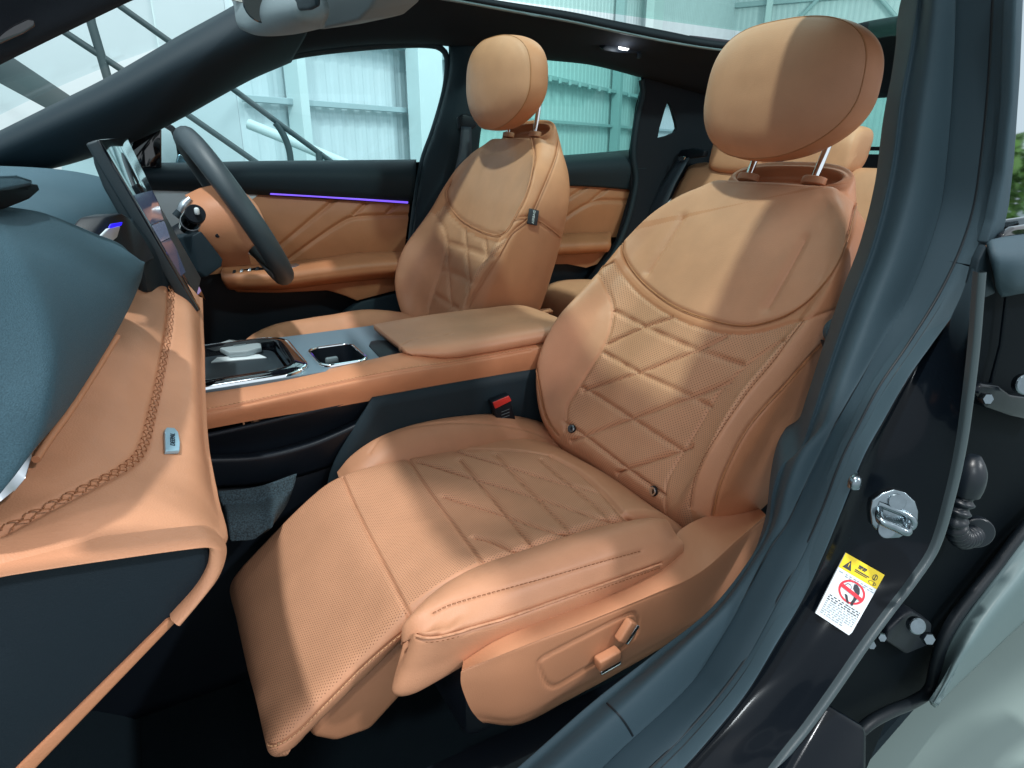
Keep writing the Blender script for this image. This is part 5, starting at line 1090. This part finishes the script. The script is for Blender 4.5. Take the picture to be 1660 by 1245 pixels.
# wiring boot
tube("wiring_boot_sleeve", atl([(1580, 739, .300), (1579.5, 742, .300), (1578, 750, .299), (1574, 770, .297), (1570, 786, .2965), (1566, 802, .296)]), [.006, .0112, .0142, .0148, .0144, .0125], m_boot, ND, 18, n=12)
bpts = cr(atl([(1566, 800, .296), (1558, 820, .296), (1550, 842, .296), (1550, 860, .297), (1561, 873, .300), (1578, 868, .306)]), 132)
rr = .0100 + .0020 * np.cos(np.arange(132) * 2 * math.pi / 11)
tube("wiring_boot", bpts, rr, m_boot, ND, 16)
disc("boot_flange", at(1580, 860, Y=.312), (-.6, -.7, .1), .0185, .008, m_boot, ND, 28)
tube("jamb_highlight", atl([(1633, 470, .328), (1622, 560, .328), (1606, 620, .328)]), .0022, m_paint, ND, 6)

# ------------------------------------------------------------------ belts, mirrors, lamp, rear bench
SB = thing("seat_belt", "black seat belt hanging from its guide on the far centre pillar", "seat belt", tuple(at(745, 200, Y=1.78)), "seat belts")
sheet("webbing", [atl([(748, 205, 1.775), (745, 240, 1.765), (738, 275, 1.76), (725, 330, 1.78), (705, 420, 1.80)]), atl([(764, 206, 1.775), (765, 240, 1.765), (762, 275, 1.76), (756, 330, 1.78), (742, 420, 1.80)])], m_belt, SB, 30, 4, .002)
prism("belt_guide", atl([(742, 190, 1.78), (752, 184, 1.78), (768, 188, 1.78), (774, 204, 1.78), (764, 212, 1.78), (744, 210, 1.78)]), (0, .012, 0), m_black, SB, .004)
SB2 = thing("seat_belt", "dark seat belt lying over the shoulder of the rear bench", "seat belt", tuple(at(1090, 290, X=1.66)), "seat belts")
sheet("webbing", [[at(1100, 254, X=1.70), at(1086, 275, X=1.66), at(1066, 305, X=1.62), at(1040, 350, X=1.58)], [at(1120, 250, X=1.70), at(1108, 272, X=1.66), at(1092, 302, X=1.62), at(1072, 350, X=1.58)]], m_belt, SB2, 24, 4, .003)
prism("belt_guide", [at(x, y, X=1.69) for x, y in ((1098, 250), (1104, 243), (1122, 240), (1142, 244), (1140, 254), (1110, 258))], (.02, 0, 0), m_black, SB2, .003)
prism("belt_tongue", [at(x, y, X=1.67) for x, y in ((1099, 257), (1104, 253), (1112, 254), (1110, 259), (1102, 262))], (-.004, 0, 0), m_chrome, SB2, .001)
SB3 = thing("seat_belt", "dark belt between the near seat and the door pillar, with a round height adjuster", "seat belt", tuple(at(1356, 540, Y=.50)), "seat belts")
sheet("webbing", [atl([(1440, 266, .56), (1420, 330, .56), (1400, 420, .55), (1375, 500, .54), (1345, 600, .52), (1318, 700, .50)]), atl([(1462, 266, .50), (1450, 330, .50), (1432, 420, .49), (1405, 500, .48), (1370, 600, .46), (1336, 700, .46)])], m_belt, SB3, 40, 4, .002)
rc = at(1356, 536, Y=.485)
disc("recline_cap", rc, (-.5, -.8, .05), .0165, .012, m_pillar, SB3, 26); V, F = disc_geo(rc + np.array([-.006, -.0105, .0006]), (-.5, -.8, .05), .0105, .002, 24); mesh_obj("cap_ring", V, F, m_greyplastic, SB3, sharp=40)
prism("belt_anchor", atl([(1338, 552, .49), (1352, 556, .488), (1356, 566, .488), (1344, 570, .49)]), (0, .01, 0), m_seald, SB3, .003)
prism("anchor_pin", atl([(1339, 566, .488), (1346, 562, .488), (1346, 572, .488), (1341, 575, .488)]), (0, .004, 0), m_chrome, SB3, .001)
RM = thing("overhead_camera_pod", "pale grey camera housing under the roof header at the top edge", "camera housing", (.20, .85, 1.27))
sheet("pod_shell", [[at(372, -30, X=.17), at(420, -40, X=.17), at(500, -40, X=.17), at(570, -40, X=.17)], [at(386, 8, X=.165), at(430, -6, X=.15), at(490, -10, X=.15), at(530, -14, X=.165)], [at(390, 32, X=.16), at(432, 26, X=.14), at(490, 18, X=.14), at(524, 14, X=.16)], [at(396, 42, X=.165), at(420, 48, X=.155), at(470, 44, X=.155), at(522, 32, X=.165)], [at(400, 40, X=.20), at(425, 46, X=.20), at(475, 42, X=.20), at(524, 30, X=.20)]], m_greyplastic, RM, 50, 40, .006)
prism("pod_base", [at(x, y, X=.22) for x, y in ((480, -40), (470, 36), (500, 47), (520, 48), (565, 38), (580, 34), (598, 16), (615, -10), (630, -40))], (.05, 0, .01), m_greyplastic, RM, .004)
disc("camera_lens", at(424, 4, X=.138), (-.2, -1, -.25), .017, .008, m_gloss, RM, 24)
prism("face_plate", [at(x, y, X=.136) for x, y in ((434, 20), (440, -20), (512, -24), (511, 10), (500, 16))], (.004, 0, 0), m_dark, RM, .002)
prism("pod_edge", [at(x, y, X=.15) for x, y in ((372, 0), (380, -12), (412, -12), (408, 4), (395, 6))], (.02, 0, 0), m_copper, RM, .002)
WM = thing("wing_mirror", "black outside mirror with bright glass seen through the far front window", "wing mirror", tuple(at(275, 235, Y=2.05)))
prism("mirror_housing", atl([(236, 202, 2.06), (252, 196, 2.06), (280, 200, 2.06), (293, 212, 2.06), (299, 235, 2.06), (296, 258, 2.06), (286, 272, 2.06), (240, 274, 2.06)]), (-.10, .05, 0), m_paint, WM, .02, 4)
gm_ = prism("mirror_glass", atl([(249, 203, 2.052), (262, 204, 2.052), (277, 213, 2.052), (285, 232, 2.052), (288, 252, 2.052), (284, 268, 2.052), (262, 272, 2.052)]), (-.004, .004, 0), m_white, WM, .001)  # white colour stands in for the bright reflection in the mirror
prism("mirror_arm", atl([(288, 270, 2.05), (294, 248, 2.05), (305, 262, 2.05), (312, 276, 2.05), (286, 278, 2.05)]), (-.04, .02, 0), m_steel, WM, .006)
DL = thing("dome_light", "small lit reading lamp in the dark roof lining above the far rear window", "lamp", tuple(at(1014, 80, Y=1.72)))
dl = lambda x, y, d=0: at(x, y, Y=1.688 - d)
prism("lamp_housing", [dl(*p) for p in ((975, 78), (985, 70), (1000, 67), (1030, 71), (1048, 78), (1050, 84), (1035, 88), (1000, 86), (980, 83))], (.0, .02, .01), m_black, DL, .004)
prism("lamp_lens", [dl(x, y, .004) for x, y in ((1003, 76), (1006, 74), (1018, 76), (1020, 79), (1017, 82), (1005, 80))], (0, .003, 0), m_lampglow, DL, .001)
prism("lamp_hook", [dl(x, y, .006) for x, y in ((1036, 84), (1041, 85), (1039, 95), (1034, 94))], (0, .008, 0), m_black, DL, .002)
ll = bpy.data.lights.new("reading_lamp", 'POINT'); ll.energy = .12; ll.color = (.8, .9, 1); ll.shadow_soft_size = .01; lo_ = bpy.data.objects.new("reading_lamp", ll); COL.objects.link(lo_); lo_.location = dl(1012, 84, .03)
BN = thing("rear_bench", "tan leather rear bench with headrests, mostly hidden behind the front seats", "bench seat", (1.6, 1.17, .3))
RB = []
for y in (.50, .56, .9, 1.17, 1.5, 1.80, 1.86):
    e = .03 if y in (.50, 1.86) else 0
    RB.append([(1.50, y, .62), (1.60, y, .80), (1.68 + e, y, .95), (1.715 + e, y, 1.02 - e), (1.745, y, 1.055 - e), (1.79, y, 1.06 - e), (1.84, y, 1.03 - e), (1.86, y, .8)])
grid_obj("bench_back", crk(np.array([cr(r, 60) for r in RB]), 80), m_leather, BN)
RC = []
for y in (.50, .56, .9, 1.17, 1.5, 1.78, 1.86):
    e = .03 if y in (.50, 1.86) else 0
    RC.append([(1.12 + e, y, .44), (1.10 + e, y, .58), (1.115 + e, y, .66 - e), (1.16, y, .695 - e), (1.25, y, .70 - e), (1.4, y, .68 - e), (1.62, y, .64 - e)])
grid_obj("bench_cushion", crk(np.array([cr(r, 60) for r in RC]), 80), m_leather, BN)
def rear_rest(yc, zc, x0=1.76):
    rows = []
    for f, h, d in ((-1.005, .0005, .0005), (-1, .02, .02), (-.97, .045, .035), (-.85, .062, .046), (-.4, .070, .05), (.4, .070, .05), (.85, .062, .046), (.97, .045, .035), (1, .02, .02), (1.005, .0005, .0005)):
        a = np.linspace(0, 2 * math.pi, 41); rows.append([(x0 + d * math.copysign(abs(math.cos(t)) ** .7, math.cos(t)) + .02 * (math.sin(t)), yc + f * .112, zc + h * math.copysign(abs(math.sin(t)) ** .7, math.sin(t))) for t in a])
    hr_ = grid_obj("headrest", crk(np.array(rows), 40), m_leather, BN)
    for s in (-.05, .05): tube("headrest_post", [(x0 + .01, yc + s, zc - .10), (x0 + .01, yc + s, zc - .03)], .006, m_chrome, hr_, 8)
hb = at(1340, 243, X=1.76)
rear_rest(hb[1], hb[2] - .004); rear_rest(1.60, hb[2] - .004); rear_rest(.72, hb[2] - .004)

# ------------------------------------------------------------------ the hall outside
fl = prism("floor", [(-9, -6, 0), (30, -6, 0), (30, 22, 0), (-9, 22, 0)], (0, 0, -.1), mat("hall_floor", (.21, .275, .265), .38, var=.10, vscale=1.2, grain=.15, gscale=60), None)
tag(fl, kind='structure')
WC = np.array([.845, 5.94, 0]); WD = np.array([.829, .559, 0]); WD /= np.linalg.norm(WD); WN = np.array([WD[1], -WD[0], 0])
def wat(x, y, off=0): return onplane(x, y, WC + WN * off, WN)
LW = thing("hall_wall", "long corrugated pale wall of the hall behind the far car windows", "wall", tuple(WC))
def ribbed(width, height, nr, depth):
    V, F = [], []; xs, ys = [], []; p = width / nr
    for i in range(nr):
        for f, d in ((0, 0), (.30, 0), (.45, depth), (.85, depth)): xs.append((i + f) * p); ys.append(d)
    xs.append(width); ys.append(0); n = len(xs)
    for z in (0, height): V += [(x, -d, z) for x, d in zip(xs, ys)]
    return V, grid_faces(2, n)
def wall_run(parent, start, direction, n, wd, ht, nr):
    V, F = ribbed(wd, ht, nr, .010); d = np.array(direction); nn = np.array([d[1], -d[0], 0])
    R = np.stack([d, -nn, np.array([0, 0, 1.0])]); Vw = np.array(V) @ R
    o0 = mesh_obj("wall_sheet", Vw + np.array(start), F, m_sheet, parent, smooth=False)
    for k in range(1, n):
        o = o0.copy(); COL.objects.link(o); o.parent = parent; o.location = Vector(d * wd * k); OFF[o.name] = OFF[parent.name]
wall_run(LW, WC, WD, 20, 1.05, 9.0, 6)
WCz = WC[2]
def girt(name, px, h, dpt, m):
    a = wat(*px); z = a[2]; L = 21.0
    c = WC + WD * (L / 2) + WN * (.04 + dpt / 2); R = Matrix((WD, -WN, (0, 0, 1))).transposed()
    box(name, (c[0], c[1], z), (L, dpt, h), m, LW, R, .004, 1)
girt("girt", (400, 161), .05, .07, m_girt); girt("cable_tray", (881, 127), .06, .12, m_girt)
for k in range(24):
    p = wat(715 + k * 16, 126 - (881 - 715 - k * 16) * .206, .18); box("tray_clip", p, (.05, .05, .07), m_girt, LW, None, .004, 1)
def column(px, wd, m, name="column"):
    p = wat(px, 200, .09 + wd * .3); R = Matrix((WD, -WN, (0, 0, 1))).transposed(); box(name, (p[0], p[1], 4.5), (wd, .16, 9.0), m, LW, R, .004, 1)
column(487, .10, m_column, "downpipe"); column(692, .45, m_column); column(998, .16, m_girt, "downpipe"); column(1050, .7, m_column)
WE = WC + WD * 21.0
EWd = np.array([.559, -.829, 0])
EW = thing("end_wall", "corrugated end wall of the hall seen through the glass roof and rear window", "wall", tuple(WE))
wall_run(EW, WE, EWd, 22, 1.05, 9.0, 6)
Ren = Matrix((EWd, -np.array([EWd[1], -EWd[0], 0]), (0, 0, 1))).transposed(); ENn = np.array([EWd[1], -EWd[0], 0])
if ENn @ (CAM - WE) < 0: ENn = -ENn
for z in (3.0, 5.4): box("girt", tuple(WE + EWd * 11 + ENn * .1 + [0, 0, z]), (22, .1, .14), m_girt, EW, Ren, .004, 1)
for a, b in (((1.2, 4.0), (5.4, 8.4)), ((5.4, 4.0), (1.2, 8.4)), ((7.5, 4.0), (12.5, 8.4))):
    p, q_ = WE + EWd * a[0] + ENn * .2 + [0, 0, a[1]], WE + EWd * b[0] + ENn * .2 + [0, 0, b[1]]
    tube("brace", [p, q_], .06, m_girt, EW, 8)
for s in (1.1, 5.5, 10.0, 15.0): box("column", tuple(WE + EWd * s + ENn * .22 + [0, 0, 4.5]), (.18, .2, 9), m_column, EW, Ren, .004, 1)
PW = thing("partition_wall", "smooth white partition wall behind the stairs", "wall", (-2, 6.0, 0))
box("wall_face", (-2.9, 6.04, 3.5), (7.49, .2, 7.0), m_wall, PW, None, .01)
for x_ in (-.9, .35): box("panel_joint", (x_, 5.936, 3.5), (.012, .01, 7.0), m_column, PW, None, 0)
STR = thing("staircase", "dark steel staircase with handrails descending behind the windscreen", "staircase", tuple(at(200, 160, Y=4.5)))
Ys = 4.5
def s3(x, y, d=0): return at(x, y, Y=Ys + d)
prism("stringer", [s3(*p) for p in ((-160, -25), (30, 99), (118, 158), (300, 285), (440, 385), (395, 410), (225, 285), (83, 180), (0, 135), (-160, 32))], (0, .06, 0), m_stair, STR, .004)
tube("handrail", [s3(60, -85), s3(199, 13), s3(283, 73), s3(364, 134), s3(452, 200), s3(545, 268), s3(600, 310)], .017, m_stair, STR, 10)
tube("handrail", [s3(-40, -42), s3(111, 56), s3(202, 116), s3(290, 176), s3(425, 270), s3(520, 340)], .018, m_stair, STR, 10)
tube("post", [s3(140, -10), s3(148, 37), s3(162, 84), s3(176, 132), s3(190, 190)], .024, m_stair, STR, 10)
tube("post", cr([s3(446, 199), s3(452, 206), s3(463, 226), s3(470, 250), s3(474, 300)], 20), .020, m_stair, STR, 10)
tube("post", [s3(517, 246), s3(521, 300)], .022, m_stair, STR, 10)
WR = thing("pale_handrail", "pale tube rail sloping down in front of the corrugated wall", "handrail", tuple(at(480, 230, Y=5.4)))
tube("rail", [at(403, 201, Y=5.2), at(480, 232, Y=5.0), at(565, 268, Y=4.8), at(640, 300, Y=4.7)], .035, m_rail, WR, 12)
TR = thing("tree", "green leafy tree outdoors behind the car, mirrored in the near rear door glass", "tree", (7.6, -3.2, 0))
tube("trunk", [(7.6, -3.2, 0), (7.6, -3.18, .4), (7.62, -3.2, 1.0)], [.06, .05, .03], mat("bark", (.09, .07, .05), .9), TR, 8)
lv, lf = [], []
for k in range(1600):
    d_ = rng.normal(size=3); d_ /= np.linalg.norm(d_); c = np.array([7.6, -3.2, .75]) + d_ * np.array([.6, .6, .55]) * rng.uniform(.35, 1) ** .5
    a_, b_ = rng.normal(size=3) * .035, rng.normal(size=3) * .035; i0 = len(lv); lv += [c - a_, c + b_, c + a_, c - b_]; lf.append((i0, i0 + 1, i0 + 2, i0 + 3))
mesh_obj("crown", lv, lf, mat("leaves", (.10, .20, .035), .6, var=.5, vscale=3), TR, smooth=False)
